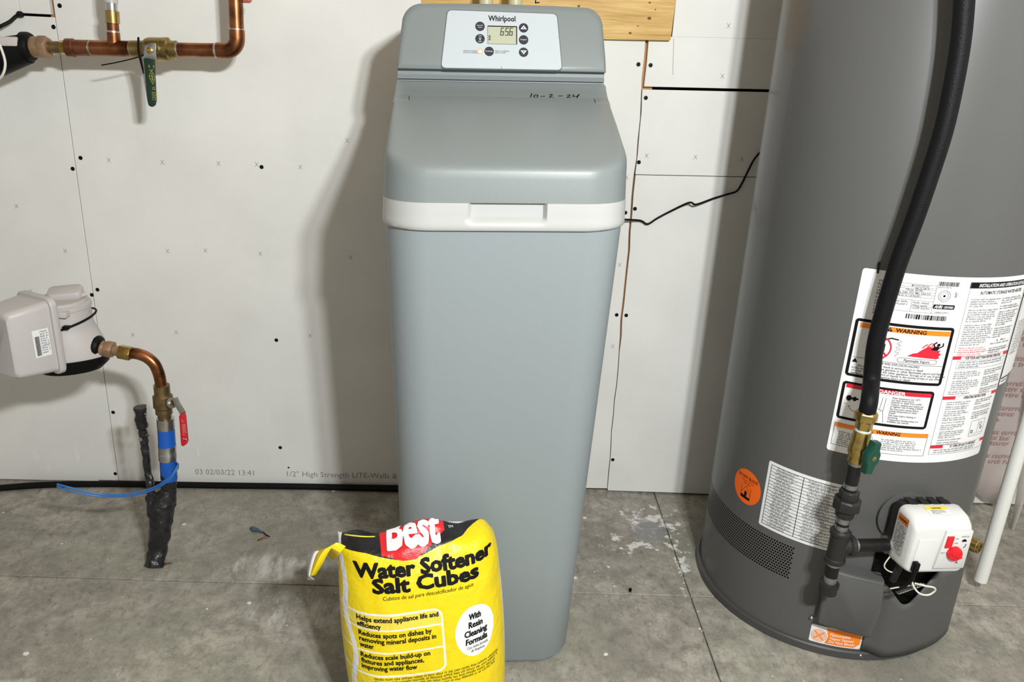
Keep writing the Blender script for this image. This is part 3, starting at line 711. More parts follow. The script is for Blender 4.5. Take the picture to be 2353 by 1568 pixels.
def bag_material():
    m, nt, b = newmat('bag_print')
    uv = nt.nodes.new('ShaderNodeUVMap'); sp = nt.nodes.new('ShaderNodeSeparateXYZ'); nt.links.new(uv.outputs[0], sp.inputs[0])
    x, s = NX(nt, sp.outputs[0]), NX(nt, sp.outputs[1])
    bl = s - (((x+0.022)*(x+0.022)*(-1/0.0040)).exp()*-0.020 + (ST-0.002) + (x-0.065).max(0.0)*0.30 + (x+0.08).min(0.0)*0.15)
    black = bl.gt(0.0)
    c = nmix(nt, black, (0.78, 0.60, 0.004), (0.010, 0.010, 0.011))
    def rbox(x0, s0, x1, s1, r):
        dx = ((x-(x0+x1)/2).abs()-((x1-x0)/2-r)).max(0.0); dy = ((s-(s0+s1)/2).abs()-((s1-s0)/2-r)).max(0.0)
        return (dx*dx+dy*dy).sqrt()-r
    bx = rbox(-0.20, BOX[0], BOX[2], BOX[1], 0.012)
    inside = bx.lt(0.0); border = bx.abs().lt(0.0016)
    c = nmix(nt, inside*0.55*NX(nt, sp.outputs[1]).gt(BOX[3]), c, (0.80, 0.66, 0.12))
    for sv in BOX[3:5]: border = border.max((s-sv).abs().lt(0.0013)*inside)
    c = nmix(nt, border, c, (0.80, 0.79, 0.70))
    ex, es = (x-DISC[0])/DISC[2], (s-DISC[1])/DISC[3]
    c = nmix(nt, (ex*ex+es*es).lt(1.0), c, (0.80, 0.80, 0.80))
    # red lozenge of the name
    rx = (x-RED[0])
    redm = rx.gt(0.0)*x.lt(RED[1])*s.gt(RED[2]-0.004+(x-RED[0]).min(0.03)*-0.30+(x-RED[0]-0.05).max(0.0)*0.55)
    c = nmix(nt, redm, c, (0.62, 0.015, 0.02))
    # white seam strips
    wob = (s*60.0).sin()*0.003 + (s*23.0+1.0).sin()*0.003
    st = ((x+0.1150+wob).abs().lt(0.0036)).max((x-0.1255).abs().lt(0.0014)*s.lt(0.30))
    c = nmix(nt, st, c, (0.80, 0.80, 0.82))
    yl = s.gt(ST+0.008)*s.lt(ST+0.0105)*x.lt(-0.065)*x.gt(-0.11)
    c = nmix(nt, yl, c, (0.65, 0.62, 0.05))
    nt.links.new(c, b.inputs['Base Color']); b.inputs['Roughness'].default_value = 0.34
    tc = nt.nodes.new('ShaderNodeTexCoord')
    n = nnoise(nt, tc.outputs['Object'], 55, 5, 0.6); n2 = nnoise(nt, tc.outputs['Object'], 22, 3, 0.5)
    bp = nt.nodes.new('ShaderNodeBump'); bp.inputs['Strength'].default_value = 0.55; bp.inputs['Distance'].default_value = 0.008
    nt.links.new((n*0.5+n2).s, bp.inputs['Height']); nt.links.new(bp.outputs['Normal'], b.inputs['Normal'])
    return m
BOX = (0.1515, 0.249, 0.022, 0.2253, 0.190)
DISC = (0.072, 0.201, 0.032, 0.040)
RED = (-0.058, 0.040, ST-0.010)
M_BAG = bag_material()
nu, nv = 72, 110
us = [-1+2*i/nu for i in range(nu+1)]; ss = [(ST+0.042)*j/nv for j in range(nv+1)]
vsb = []; uvs = []; fsb = []
for s_ in ss:
    for u_ in us:
        x = math.sin(u_*math.pi/2)*hw(min(s_, ST)); vsb.append(bagp(x, s_)); uvs.append((x, s_))
for j in range(nv):
    for i in range(nu): o = j*(nu+1)+i; fsb.append((o, o+1, o+nu+2, o+nu+1))
# back of the bag
ob = len(vsb); ns = [0.0, 0.08, 0.16, 0.22, 0.26, 0.295]
for s_ in ns:
    for u_ in us:
        h = hw(s_); x = math.sin(u_*math.pi/2)*h; q = min(1, abs(x)/h); y = thick(s_)*0.40*max(0, 1-q**2.6)**0.62+0.13*s_
        vsb.append(BMX @ Vector((x, y, s_))); uvs.append((-0.15, s_))
for j in range(len(ns)-1):
    for i in range(nu): o = ob+j*(nu+1)+i; fsb.append((o+1, o, o+nu+1, o+nu+2))
inv = parent_inv(bag); me = bpy.data.meshes.new('bag_body'); me.from_pydata([tuple(inv @ p) for p in vsb], [], fsb)
ul = me.uv_layers.new(name='UVMap')
for lp in me.loops: ul.data[lp.index].uv = uvs[lp.vertex_index]
me.materials.append(M_BAG); me.shade_smooth(); ob_ = bpy.data.objects.new('bag_body', me); COL.objects.link(ob_); ob_.parent = bag
def bmapf(u, v, l): return bagp(u, v, 0.0011+l)
pr = Print(bmapf)
pr.text('Water Softener', -0.100, 0.303, 0.0275, 0.210, bold=0.012, fat=0.0012)
pr.text('Salt Cubes', -0.075, 0.2820, 0.0275, 0.159, bold=0.012, fat=0.0012)
pr.text('Cubitos de sal para descalcificador de agua', -0.062, 0.2715, 0.0080, 0.136, shear=0.15)
for i, (t, wd) in enumerate((('Helps extend appliance life and', 0.120), ('efficiency', 0.034))): pr.text(t, -0.103, 0.2385-i*0.0098, 0.0104, wd, bold=0.004, fat=0.00022)
for i, (t, wd) in enumerate((('Reduces spots on dishes by', 0.107), ('removing mineral deposits in', 0.113), ('water', 0.020))): pr.text(t, -0.102, 0.2150-i*0.0095, 0.0104, wd, bold=0.004, fat=0.00022)
for i, (t, wd) in enumerate((('Reduces scale build-up on', 0.102), ('fixtures and appliances,', 0.092), ('improving water flow', 0.081))): pr.text(t, -0.102, 0.1805-i*0.0095, 0.0104, wd, bold=0.004, fat=0.00022)
for i, (t, wd) in enumerate((('With', 0.0185), ('Resin', 0.0225), ('Cleaning', 0.037), ('Formula', 0.035))): pr.text(t, DISC[0]+0.001, DISC[1]+0.020-i*0.0128, 0.0135, wd, 'c', bold=0.004, shear=0.1, fat=0.0004)
for i, (t, wd) in enumerate((('Con resina f\u00f3rmula', 0.034), ('de limpieza', 0.022))): pr.text(t, DISC[0]+0.002, DISC[1]-0.0260-i*0.0062, 0.0066, wd, 'c', shear=0.1)
pr.para(-0.085, 0.150, 0.20, 5, 0.0050, 3, 0.97, 0.05)
pr.build('bag_lettering', M_INK, bag)
pr = Print(bmapf); pr.text('Best', -0.048, ST-0.007, 0.062, 0.080, bold=0.012, fat=0.0014, shear=0.12, lift=0.0006); pr.text('TM', 0.046, ST+0.004, 0.006, lift=0.0004); pr.build('bag_name', M_BAGWHITE, bag)
# twisted corner tail
cq = bagp(-0.117, ST-0.018); tail = [cq, at_y(758, 1257, cq.y-0.004), at_y(741, 1271, cq.y-0.010), at_y(728, 1296, cq.y-0.014), at_y(717, 1322, cq.y-0.014)]
tw = [0.026, 0.026, 0.022, 0.016, 0.008]
path = spline(tail, 6); m = MB(); rows = []
for i, p in enumerate(path):
    f = i/(len(path)-1); k = min(len(tw)-2, int(f*(len(tw)-1))); g = f*(len(tw)-1)-k; wd = tw[k]*(1-g)+tw[k+1]*g
    side = Vector((0.5, -0.15, 0.75)).lerp(Vector((0.9, -0.2, -0.1)), f).normalized()
    rows.append([p - side*wd*0.9 + Vector((0, 0.012*math.sin(3*f), 0)), p + Vector((0, -0.005, 0.002)), p + side*wd*0.55])
m.loops(rows, caps=False, close=False); m.build('corner_flap', mat('bag_yellow', (0.78, 0.60, 0.004), 0.4), bag, solid=0.0008)
m = MB(); rows2 = [[r[0]+Vector((0, -0.0016, 0)), r[0].lerp(r[1], 0.35+0.5*(k/len(rows)))+Vector((0, -0.0030, 0))] for k, r in enumerate(rows[6:])] + [[rows[-1][0]+Vector((-0.001, -0.001, -0.012)), rows[-1][2]+Vector((0.0, -0.001, -0.006))]]
m.loops(rows2, caps=False, close=False); m.build('flap_edge', M_BAGWHITE, bag, solid=0.0006)

# ------------------------------------------------------------------ water heater
wh = thing('water_heater', 'dark grey cylindrical gas storage water heater with warning labels', 'water heater', (TC.x, TC.y, 0))
def T(deg, r, z): return tank_pt(deg, r, z)
ZB0, ZB1, PA0, PA1 = 0.136, 0.206, -128.0, -37.0
m = MB(); N = 144
zs = [0.018, 0.06, 0.10, ZB0, ZB1, 0.30, 0.45, 0.6, 0.8, 1.0, 1.2, 1.4, 1.5]
angs = sorted(set([PA0, PA1] + [-180+2.5*i for i in range(145)]))
for k in range(len(zs)-1):
    for i in range(len(angs)-1):
        if k == 3 and angs[i] >= PA0-1e-6 and angs[i+1] <= PA1+1e-6: continue
        m.add([T(angs[i], TR, zs[k]), T(angs[i+1], TR, zs[k]), T(angs[i+1], TR, zs[k+1]), T(angs[i], TR, zs[k+1])], [(0, 1, 2, 3)])
jm = m.build('jacket', M_TANK, wh, smooth=60)
bm = bmesh.new(); bm.from_mesh(jm.data); bmesh.ops.remove_doubles(bm, verts=bm.verts, dist=1e-5); bmesh.ops.recalc_face_normals(bm, faces=bm.faces); bm.to_mesh(jm.data); bm.free(); jm.data.shade_smooth()
MB().rev((TC.x, TC.y, 1.5), (0, 0, 1), [(0, TR), (0.012, TR), (0.02, TR-0.01), (0.03, 0.05)], 72).build('top_cap', M_TANK, wh)
MB().rev((TC.x, TC.y, 0.0), (0, 0, 1), [(0, TR+0.004), (0.003, TR+0.007), (0.016, TR+0.007), (0.0185, TR+0.004), (0.019, TR-0.01)], 96).build('base_ring', M_TANKB, wh)
MB().rev((TC.x, TC.y, 0.10), (0, 0, 1), [(0, TR-0.012), (0.14, TR-0.012)], 64).build('inner_drum', M_SLOT, wh)
# perforated air screen
m = MB(); pit = 0.0052; nr = int((ZB1-ZB0)/pit); dz = (ZB1-ZB0)/nr; da = math.degrees(pit/TR); nc = int((PA1-PA0)/da); da = (PA1-PA0)/nc
for j in range(nr):
    z0 = ZB0+j*dz; zc = z0+dz/2
    offs = da/2 if j % 2 else 0.0
    cells = nc-1 if j % 2 else nc
    if j % 2:
        for (a0, a1) in ((PA0, PA0+da/2), (PA1-da/2, PA1)): m.add([T(a0, TR, z0), T(a1, TR, z0), T(a1, TR, z0+dz), T(a0, TR, z0+dz)], [(0, 1, 2, 3)])
    for i in range(cells):
        a0 = PA0+offs+i*da; ac = a0+da/2; o_ = []; i_ = []
        for k in range(8):
            t = math.pi/4*k+math.pi/8; cx, cz = math.cos(t), math.sin(t); mx = max(abs(cx), abs(cz))
            t2 = math.pi/4*k; qx = {0: 1, 1: 1, 2: 0, 3: -1, 4: -1, 5: -1, 6: 0, 7: 1}[k]; qz = {0: 0, 1: 1, 2: 1, 3: 1, 4: 0, 5: -1, 6: -1, 7: -1}[k]
            o_.append(T(ac+qx*da/2, TR, zc+qz*dz/2)); i_.append(T(ac+math.cos(t2)*da*0.36, TR, zc+math.sin(t2)*dz*0.36))
        m.loops([o_, i_], caps=False)
o = m.build('air_screen', M_TANK, wh, smooth=0); o['kind'] = 'stuff'
# labels on the jacket --------------------------------------------------------
def tmap(u, v, l): return T(math.degrees(u/TR), TR+0.0004+l, v)
D = math.radians(1)*TR
def label_base(a0, a1, z0, z1, r, name, l=0.0, mt=M_LABEL):
    u0, u1 = a0*D, a1*D; m = MB(); n = 40
    us_ = [u0+(u1-u0)*i/n for i in range(n+1)]
    def edge(u):
        d = min(u-u0, u1-u)
        return r-math.sqrt(max(0, r*r-(r-d)**2)) if d < r else 0.0
    us_ = sorted(set(us_+[u0+r*k for k in (0.0, 0.1, 0.3, 0.6, 1)]+[u1-r*k for k in (0.0, 0.1, 0.3, 0.6, 1)]))
    m.loops([[tmap(u, z0+edge(u), l) for u in us_], [tmap(u, z1-edge(u), l) for u in us_]], caps=False, close=False)
    return m.build(name, mt, wh, smooth=60)
lb = label_base(-32.7, 35.2, 0.4165, 0.742, 0.005, 'instruction_label')
LA, LB, LC = 0.0004, 0.0007, 0.0010
ink = Print(tmap); red = Print(tmap); org = Print(tmap); wht = Print(tmap); gry = Print(tmap)
# data plate area
ink.para(-26.4*D, 0.728, 0.018, 5, 0.0052, 1, 1.0, 0.3, LA); ink.para(-26.4*D, 0.701, 0.016, 6, 0.0052, 2, 1.0, 0.3, LA)
for z in (0.7262, 0.7215, 0.7185, 0.7142, 0.7097, 0.7052, 0.7002): ink.rect(-22*D, z-0.0002, -6.7*D, z+0.0002, LA)
ink.rect(-6.7*D, 0.6812, -6.6*D, 0.728, LA); ink.rect(-14.1*D, 0.6812, -14.0*D, 0.7002, LA); ink.rect(-22*D, 0.6810, -2*D, 0.6814, LA); ink.rect(-14*D, 0.6902, -6.6*D, 0.6906, LA)
ink.text('MFG DATE 07DEC2021', -15.3*D, 0.7225, 0.0042, 0.026, bold=0.01, lift=LA); ink.text('Cap. U.S. Gals. 50', -14*D, 0.7190, 0.004, 0.021, bold=0.01, lift=LA); ink.text('TYPE GAS   NATURAL', -17.1*D, 0.7150, 0.0042, 0.026, bold=0.01, lift=LA)
ink.text('Max. Inlet 10.5  Min. Inlet 5.0', -20*D, 0.7105, 0.0044, 0.050, bold=0.01, lift=LA); ink.text('ANSI Z21.10.1 CATEGORY I', -20*D, 0.7058, 0.0044, 0.037, bold=0.01, lift=LA)
ink.para(-20*D, 0.699, 0.022, 2, 0.0045, 9, 1, 0.2, LA); ink.para(-13.6*D, 0.699, 0.026, 2, 0.0045, 10, 1, 0.2, LA); ink.para(-13.6*D, 0.690, 0.028, 1, 0.0042, 11, 1, 0.1, LA)
ink.barcode(-6.3*D, 0.7265, 1.2*D, 0.7335, 4, LA); ink.barcode(-15*D, 0.6695, -0.7*D, 0.6775, 5, LA); ink.text('ASSEMBLED IN MEXICO', -5.4*D, 0.6822, 0.0034, 0.022, lift=LA); ink.para(-6.3*D, 0.7262, 0.022, 1, 0.0034, 12, 1, 0.1, LA)
gry.ring(-3.3*D, 0.7105, 0.0094, 0.0094, 0.0009, LA); gry.ring(-3.3*D, 0.7105, 0.0064, 0.0064, 0.0007, LA); ink.disc(-3.3*D, 0.7105, 0.0019, 0.0019, LA, 12, 1)
ink.poly(rrect(0.0168, 0.0037, 0.0018, 4, 2, -2.5*D, 0.6926), LA); wht.text('AHRI', -6.0*D, 0.6903, 0.0068, 0.0125, bold=0.03, shear=0.2, lift=LB); wht.text('CERTIFIED', -2.6*D, 0.6906, 0.0050, 0.0150, bold=0.02, shear=0.2, lift=LB)
ink.text('50T', 1.2*D, 0.709, 0.0045, 0.009, ang=math.pi/2, bold=0.02, lift=LA)
# flammable vapours box
ink.rframe(-31.6*D, 0.5580, 3.6*D, 0.6590, 0.006, 0.0048, LA)
org.rect(-29.6*D, 0.6440, 2.4*D, 0.6522, LA)
def tri(P_, u, v, s_, l): P_.poly([(u-s_*0.58, v), (u+s_*0.58, v), (u, v+s_)], l)
tri(ink, -19.3*D, 0.6445, 0.0076, LB); wht.text('!', -19.3*D, 0.6450, 0.0062, al='c', lift=LC)
ink.text('WARNING', -17.3*D, 0.6450, 0.0092, 0.0466, bold=0.028, lift=LB)
ink.rect(-29.8*D, 0.5922, 2.6*D, 0.5928, LA)
red.ring(-21.5*D, 0.6155, 0.0180, 0.0195, 0.0024, LB); red.line([(-21.5*D-0.0125, 0.629), (-21.5*D+0.0125, 0.602)], 0.0030, LB)
ink.poly([(-21.5*D-0.008, 0.606), (-21.5*D+0.008, 0.606), (-21.5*D+0.008, 0.622), (-21.5*D+0.004, 0.6255), (-21.5*D-0.008, 0.6255)], LA)
ink.line([(-21.5*D+0.004, 0.6255), (-19.8*D, 0.6310), (-18.0*D, 0.6335), (-15.6*D, 0.6320)], 0.0022, LA)
ink.text('GAS', -20.3*D, 0.5975, 0.0052, 0.010, 'c', bold=0.03, lift=LA)
flame = [(-11.5*D, 0.6065), (-9.5*D, 0.6120), (-8.2*D, 0.6130), (-6.8*D, 0.6185), (-5.2*D, 0.6240), (-4.0*D, 0.6260), (-3.2*D, 0.6240), (-2.2*D, 0.6275), (-2.0*D, 0.6220), (-1.0*D, 0.6245), (-0.9*D, 0.6190), (0.2*D, 0.6205), (-0.3*D, 0.6150), (0.8*D, 0.6140), (-0.2*D, 0.6085), (0.6*D, 0.6070), (-0.8*D, 0.6045), (-1.6*D, 0.6050)]
red.poly(flame, LA)
for a_, z_ in ((-6.6, 0.6265), (-4.9, 0.6290), (-3.4, 0.6300)): red.line([(a_*D, z_-0.004), ((a_+0.7)*D, z_), ((a_+1.5)*D, z_+0.002)], 0.0018, LA)
ink.disc(-1.0*D, 0.6290, 0.0027, 0.0027, LB, 12, 1)
ink.poly([(-3.6*D, 0.6205), (-2.4*D, 0.6195), (-1.0*D, 0.6195), (-0.2*D, 0.6250), (-1.6*D, 0.6268), (-2.6*D, 0.6245)], LB)
ink.line([(-2.3*D, 0.6255), (-2.9*D, 0.6300), (-1.9*D, 0.6335)], 0.0020, LB); ink.line([(-0.4*D, 0.6245), (0.7*D, 0.6275), (0.6*D, 0.6320)], 0.0020, LB)
ink.rframe(-14.6*D, 0.5950, -0.2*D, 0.6030, 0.0039, 0.0006, LA)
for i in range(8): ink.ring(-15.1*D+0.0004*math.sin(i*2), 0.6295-i*0.0034, 0.0030, 0.0022, 0.0005, LA, 12, 90 if i % 2 else -90, 270 if i % 2 else 90)
ink.text('Flammable Vapors', -12.2*D, 0.5966, 0.0068, 0.040, bold=0.012, lift=LA)
tri(ink, -29.0*D, 0.5835, 0.0075, LA); ink.text('FIRE AND EXPLOSION HAZARD', -20.7*D, 0.5873, 0.0056, 0.0625, 'l', bold=0.010, lift=LA)
for i, (t, u, wd) in enumerate((('Can result in serious injury or death', -21.0, 0.071), ('Do not store or use gasoline or other flammable vapors and liquids', -27.6, 0.134), ('in the vicinity of this or any other appliance. Storage of or use of gasoline', -29.6, 0.145), ('or other flammable vapors or liquids in the vicinity of this or any other', -29.6, 0.139), ('appliance can result in serious injury or death.', -29.6, 0.092))):
    ink.text(t, u*D, 0.5818-i*0.0046, 0.0054, wd, lift=LA, bold=0.010)
# danger box
ink.rframe(-31.6*D, 0.4790, 2.0*D, 0.5480, 0.006, 0.0046, LA)
red.rect(-30.1*D, 0.5370, 1.2*D, 0.5442, LA); wht.text('DANGER', -18.4*D, 0.5378, 0.0082, 0.0415, bold=0.025, lift=LB)
ink.disc(-28.3*D, 0.5190, 0.0042, 0.0052, LA, 14, 2); ink.disc(-26.2*D, 0.5190, 0.0032, 0.0042, LA, 12, 1); ink.line([(-28.3*D, 0.519), (-25.0*D, 0.5195)], 0.003, LA); ink.ring(-23*D, 0.5180, 0.0042, 0.0048, 0.0012, LA)
ink.line([(-29.6*D, 0.5080), (-16.8*D, 0.5080), (-15.5*D, 0.5060), (-14.6*D, 0.4850)], 0.0006, LA); ink.line([(-16.8*D, 0.5080), (-16.4*D, 0.5300)], 0.0006, LA); ink.line([(-15.5*D, 0.506), (-15.2*D, 0.530)], 0.0006, LA)
ink.line([(-28*D, 0.5050), (-16*D, 0.5050)], 0.0006, LA); ink.line([(-28*D, 0.5050), (-27.2*D, 0.500), (-22*D, 0.4880)], 0.0006, LA)
for i, t in enumerate(('Water temperature over 125\u00b0F', 'can cause severe burns', 'instantly or death from scalds.', 'Children, disabled and elderly are', 'at highest risk of being scalded.', 'See instruction manual before', 'setting temperature at water', 'heater.', 'Feel water before bathing or', 'showering.', 'Temperature limiting valves are', 'available, see manual.')):
    ink.text(t, -13.2*D, 0.5300-i*0.0037-(0.0006*(i > 2))-(0.0006*(i > 4))-(0.0006*(i > 7))-(0.0004*(i > 9)), 0.0046, min(0.052, 0.00158*len(t)), lift=LA, bold=0.010)
# lower warning
ink.frame(-31.5*D, 0.4290, 3.6*D, 0.4707, 0.0006, LA); org.rect(-31.3*D, 0.4630, 3.5*D, 0.4705, LA)
tri(ink, -18.0*D, 0.4635, 0.0064, LB); ink.text('WARNING', -16.1*D, 0.4640, 0.0084, 0.038, bold=0.028, shear=0.1, lift=LB)
ink.para(-29.5*D, 0.457, 0.044, 7, 0.0037, 21, 1, 0.3, LA); ink.para(-13.7*D, 0.457, 0.070, 6, 0.0037, 22, 1, 0.25, LA); ink.para(-18.4*D, 0.457, 0.012, 6, 0.0037, 23, 1, 0.5, LA)
# right column
gry.frame(5.6*D, 0.6170, 34.6*D, 0.7345, 0.0006, LA); ink.rect(5.4*D, 0.7245, 34.6*D, 0.7345, LA)
wht.text('INSTALLATION AND OPERATION DETAILS', 9.0*D, 0.7266, 0.0078, 0.104, bold=0.02, shear=0.25, lift=LB)
ink.text('AUTOMATIC STORAGE WATER HEATER', 10.2*D, 0.7145, 0.0076, 0.094, bold=0.016, shear=0.2, lift=LA)
y = 0.708
for i, (n_, sd) in enumerate(((4, 31), (6, 32), (10, 33))): ink.para(7.2*D, y, 0.057, n_, 0.0037, sd, 1, 0.18, LA); y -= n_*0.0037+0.003
red.para(7.2*D, y+0.001, 0.055, 5, 0.0037, 34, 1, 0.2, LA)
y = 0.708
for i, (n_, sd) in enumerate(((3, 41), (2, 42), (7, 43), (5, 44))): ink.para(21.5*D, y, 0.052, n_, 0.0037, sd, 1, 0.18, LA); y -= n_*0.0037+0.0022
tri(gry, 25*D, y-0.004, 0.004, LA); ink.para(27*D, y, 0.014, 1, 0.0045, 45, 1, 0.0, LA); ink.para(21.5*D, y-0.0055, 0.05, 1, 0.0037, 46, 1, 0, LA); ink.para(21.5*D, y-0.0135, 0.048, 3, 0.0037, 47, 1, 0.1, LA)
gry.rect(5.6*D, 0.432, 5.75*D, 0.610, LA); gry.rect(35.0*D-0.0006, 0.432, 35.0*D, 0.610, LA); gry.rect(5.6*D, 0.432, 35*D, 0.4326, LA)
for z, t, u0_, u1_, wd in ((0.6080, 'FOR YOUR SAFETY READ BEFORE OPERATING', 9.2, 31.6, 0.080), (0.5370, 'OPERATING INSTRUCTIONS', 11.2, 31.0, 0.052), (0.4470, 'TO TURN OFF GAS TO APPLIANCE', 11.2, 32.0, 0.062)):
    red.rect(5.6*D, z-0.0035, u0_*D, z+0.0025, LA); red.rect(u1_*D+0.001, z-0.0035, 35*D, z+0.0025, LA); red.rect(5.6*D, z+0.002, 35*D, z+0.0025, LA)
    ink.text(t, (u0_+u1_)/2*D, z-0.0035, 0.0068, wd, 'c', bold=0.014, shear=0.15, lift=LB)
gry.frame(8*D, 0.588, 33.6*D, 0.6025, 0.0005, LA); ink.para(9*D, 0.6015, 0.098, 3, 0.0042, 51, 1, 0.1, LA)
ink.para(8.0*D, 0.584, 0.055, 4, 0.0036, 52, 1, 0.2, LA); ink.para(8.0*D, 0.568, 0.055, 5, 0.0036, 53, 1, 0.15, LA); ink.para(7.5*D, 0.549, 0.05, 2, 0.0036, 54, 1, 0.3, LA)
ink.para(22.5*D, 0.584, 0.050, 3, 0.0036, 55, 1, 0.2, LA); ink.para(22.5*D, 0.571, 0.050, 5, 0.0036, 56, 1, 0.15, LA); ink.para(22.5*D, 0.551, 0.050, 3, 0.0036, 57, 1, 0.15, LA)
y = 0.530
for i, n_ in enumerate((2, 2, 3, 2, 1, 3, 4, 1, 2)): ink.para(8*D, y, 0.050, n_, 0.0036, 60+i, 1, 0.2, LA); y -= n_*0.0036+0.0012
ink.para(22*D, 0.530, 0.048, 3, 0.0036, 71, 1, 0.2, LA); ink.para(22*D, 0.517, 0.046, 2, 0.0036, 72, 1, 0.2, LA); ink.para(22*D, 0.507, 0.048, 4, 0.0036, 73, 1, 0.2, LA)
gry.rframe(23.0*D, 0.459, 32.0*D, 0.489, 0.003, 0.0007, LA); gry.rect(27.8*D, 0.465, 27.95*D, 0.486, LA); gry.rect(23*D, 0.4635, 32*D, 0.464, LA); ink.rframe(23.9*D, 0.4655, 25.2*D, 0.471, 0.0012, 0.0012, LA); ink.ring(29.3*D, 0.480, 0.0035, 0.0035, 0.0007, LA); ink.ring(30.0*D, 0.4725, 0.0028, 0.0032, 0.0012, LA)
ink.para(7.4*D, 0.442, 0.105, 2, 0.0040, 80, 0.95, 0.3, LA)
ink.build('black_print', M_INK, lb); red.build('red_print', M_RED, lb); org.build('orange_print', M_ORANGE, lb); wht.build('white_print', M_LABEL, lb); gry.build('rule_lines', M_GINK, lb)
# second label wrapping out of sight
lb2 = label_base(36.0, 100.0, 0.560, 0.734, 0.004, 'guide_label', 0.0006); lb3 = label_base(36.0, 43.5, 0.545, 0.563, 0.002, 'guide_label_strip', 0.0003)
p2 = Print(tmap); p2.para(38.5*D, 0.66, 0.05, 12, 0.005, 91, 1, 0.3, 0.001); p2.frame(37*D, 0.60, 80*D, 0.73, 0.0006, 0.001); p2.build('black_print', M_GINK, lb2)
p2 = Print(tmap); p2.rect(36*D, 0.5565, 43*D, 0.5585, 0.001); p2.para(36.8*D, 0.555, 0.024, 1, 0.006, 92, 1, 0, 0.001); p2.build('black_print', M_INK, lb3)
# clearance table label
lt = label_base(-55.0, -22.2, 0.2205, 0.3565, 0.004, 'table_label')
p2 = Print(tmap); p2.frame(-53.6*D, 0.2265, -23.6*D, 0.3505, 0.0009, LA)
nrow = 19
for i in range(1, nrow): z = 0.2265+(0.124)*i/nrow; p2.rect(-53.6*D, z-0.00035, -23.6*D, z+0.00035, LA)
p2.rect(-39.0*D, 0.2265, -38.75*D, 0.3505, LA)
for i in range(nrow):
    z = 0.3505-0.124*i/nrow; p2.para(-51.5*D+0.006*random.random(), z-0.0006, 0.045, 1, 0.0030, 100+i, 1, 0.3, LA); p2.para(-51*D+0.006*random.random(), z-0.0034, 0.042, 1, 0.0030, 150+i, 1, 0.3, LA)
    p2.para(-37*D+0.006*random.random(), z-0.0006, 0.045, 1, 0.0030, 200+i, 1, 0.3, LA); p2.para(-37*D+0.006*random.random(), z-0.0034, 0.042, 1, 0.0030, 250+i, 1, 0.3, LA)
p2.build('black_print', M_INK, lt)
# orange disc
ds = Print(tmap).disc(-64.6*D, 0.2785, 0.0355, 0.0355, 0.0003, 40, 6).build('warning_disc', M_DORANGE, wh)
p2 = Print(tmap); p2.text('DO NOT BLOCK', -64.6*D, 0.2945, 0.0088, 0.052, 'c', bold=0.02, lift=LA); p2.text('Combustion Air Vent', -64.6*D, 0.2885, 0.0048, 0.034, 'c', lift=LA); p2.text('Openings', -64.6*D, 0.2835, 0.0048, 0.018, 'c', lift=LA)
p2.line([(-64.6*D-0.012, 0.279), (-64.6*D-0.012, 0.256), (-64.6*D+0.012, 0.256), (-64.6*D+0.012, 0.279)], 0.0008, LA); p2.line([(-64.6*D-0.013, 0.262), (-64.6*D, 0.2815), (-64.6*D+0.013, 0.262)], 0.0007, LA)
p2.poly([(-64.6*D-0.012, 0.253), (-64.6*D+0.012, 0.253), (-64.6*D+0.012, 0.258), (-64.6*D-0.012, 0.260)], LA); p2.disc(-64.6*D, 0.264, 0.0035, 0.0060, LA, 12, 1)
p2.build('black_print', M_INK, ds)
# sensor label under the cover
ls = label_base(-24.3, -2.8, 0.0215, 0.060, 0.003, 'sensor_label', 0.0)
p2 = Print(tmap); p2.poly([(-17.8*D, 0.024), (-5.5*D, 0.024), (-3.4*D, 0.033), (-3.4*D, 0.058), (-18.0*D, 0.058), (-16.8*D, 0.040)], LA); 
for r in (0.0135, 0.0105, 0.0075, 0.0045): p2.ring(-20.6*D, 0.038, r, r, 0.0011, LA)
p2.line([(-20.6*D-0.008, 0.046), (-20.6*D+0.008, 0.030)], 0.0022, LA); p2.line([(-20.6*D-0.008, 0.030), (-20.6*D+0.008, 0.046)], 0.0022, LA)
p2.build('orange_print', M_ORANGE, ls)
p2 = Print(tmap)
for i, (t, wd) in enumerate((('Flammable', 0.036), ('Vapor Sensor', 0.044), ('Do Not Block!', 0.046))): p2.text(t, -16.2*D, 0.0432-i*0.0078, 0.0080, wd, bold=0.02, lift=LB)
p2.build('white_print', M_LABEL, ls)
Print(tmap).rect(-23.9*D, 0.379, -22.6*D, 0.387, LA).build('inspection_sticker', mat('sticker_green', (0.01, 0.30, 0.06), 0.5), wh)
# burner covers
def patch(name, a0, a1, zlo, zhi, rf, mt, na=40, nz=8, th=0.004):
    A = [a0+(a1-a0)*i/na for i in range(na+1)]; rows = []
    for j in range(nz+1): rows.append([T(a, rf(a, j/nz), zlo(a)+(zhi(a)-zlo(a))*j/nz) for a in A])
    return MB().loops(rows, caps=False, close=False).build(name, mt, wh, smooth=50, solid=th)
def sstep(x, a, b): t = min(1, max(0, (x-a)/(b-a))); return t*t*(3-2*t)
patch('opening_dark_plate', -6, 30, lambda a: 0.09, lambda a: 0.235, lambda a, t: TR+0.0025, M_SLOT, th=0.001)  # black plate on the jacket, the dark inside the opening put into its colour
def ztop(a): return 0.178 - 0.043*math.exp(-((a-9.5)/6.5)**2) + 0.020*sstep(a, 15, 24)
patch('burner_cover', -2.5, 58, lambda a: 0.022, ztop, lambda a, t: TR+0.001+0.017*sstep(a, -2.5, 6)*(1-sstep(a, 44, 58)) - 0.002*t, M_COVER, 60)
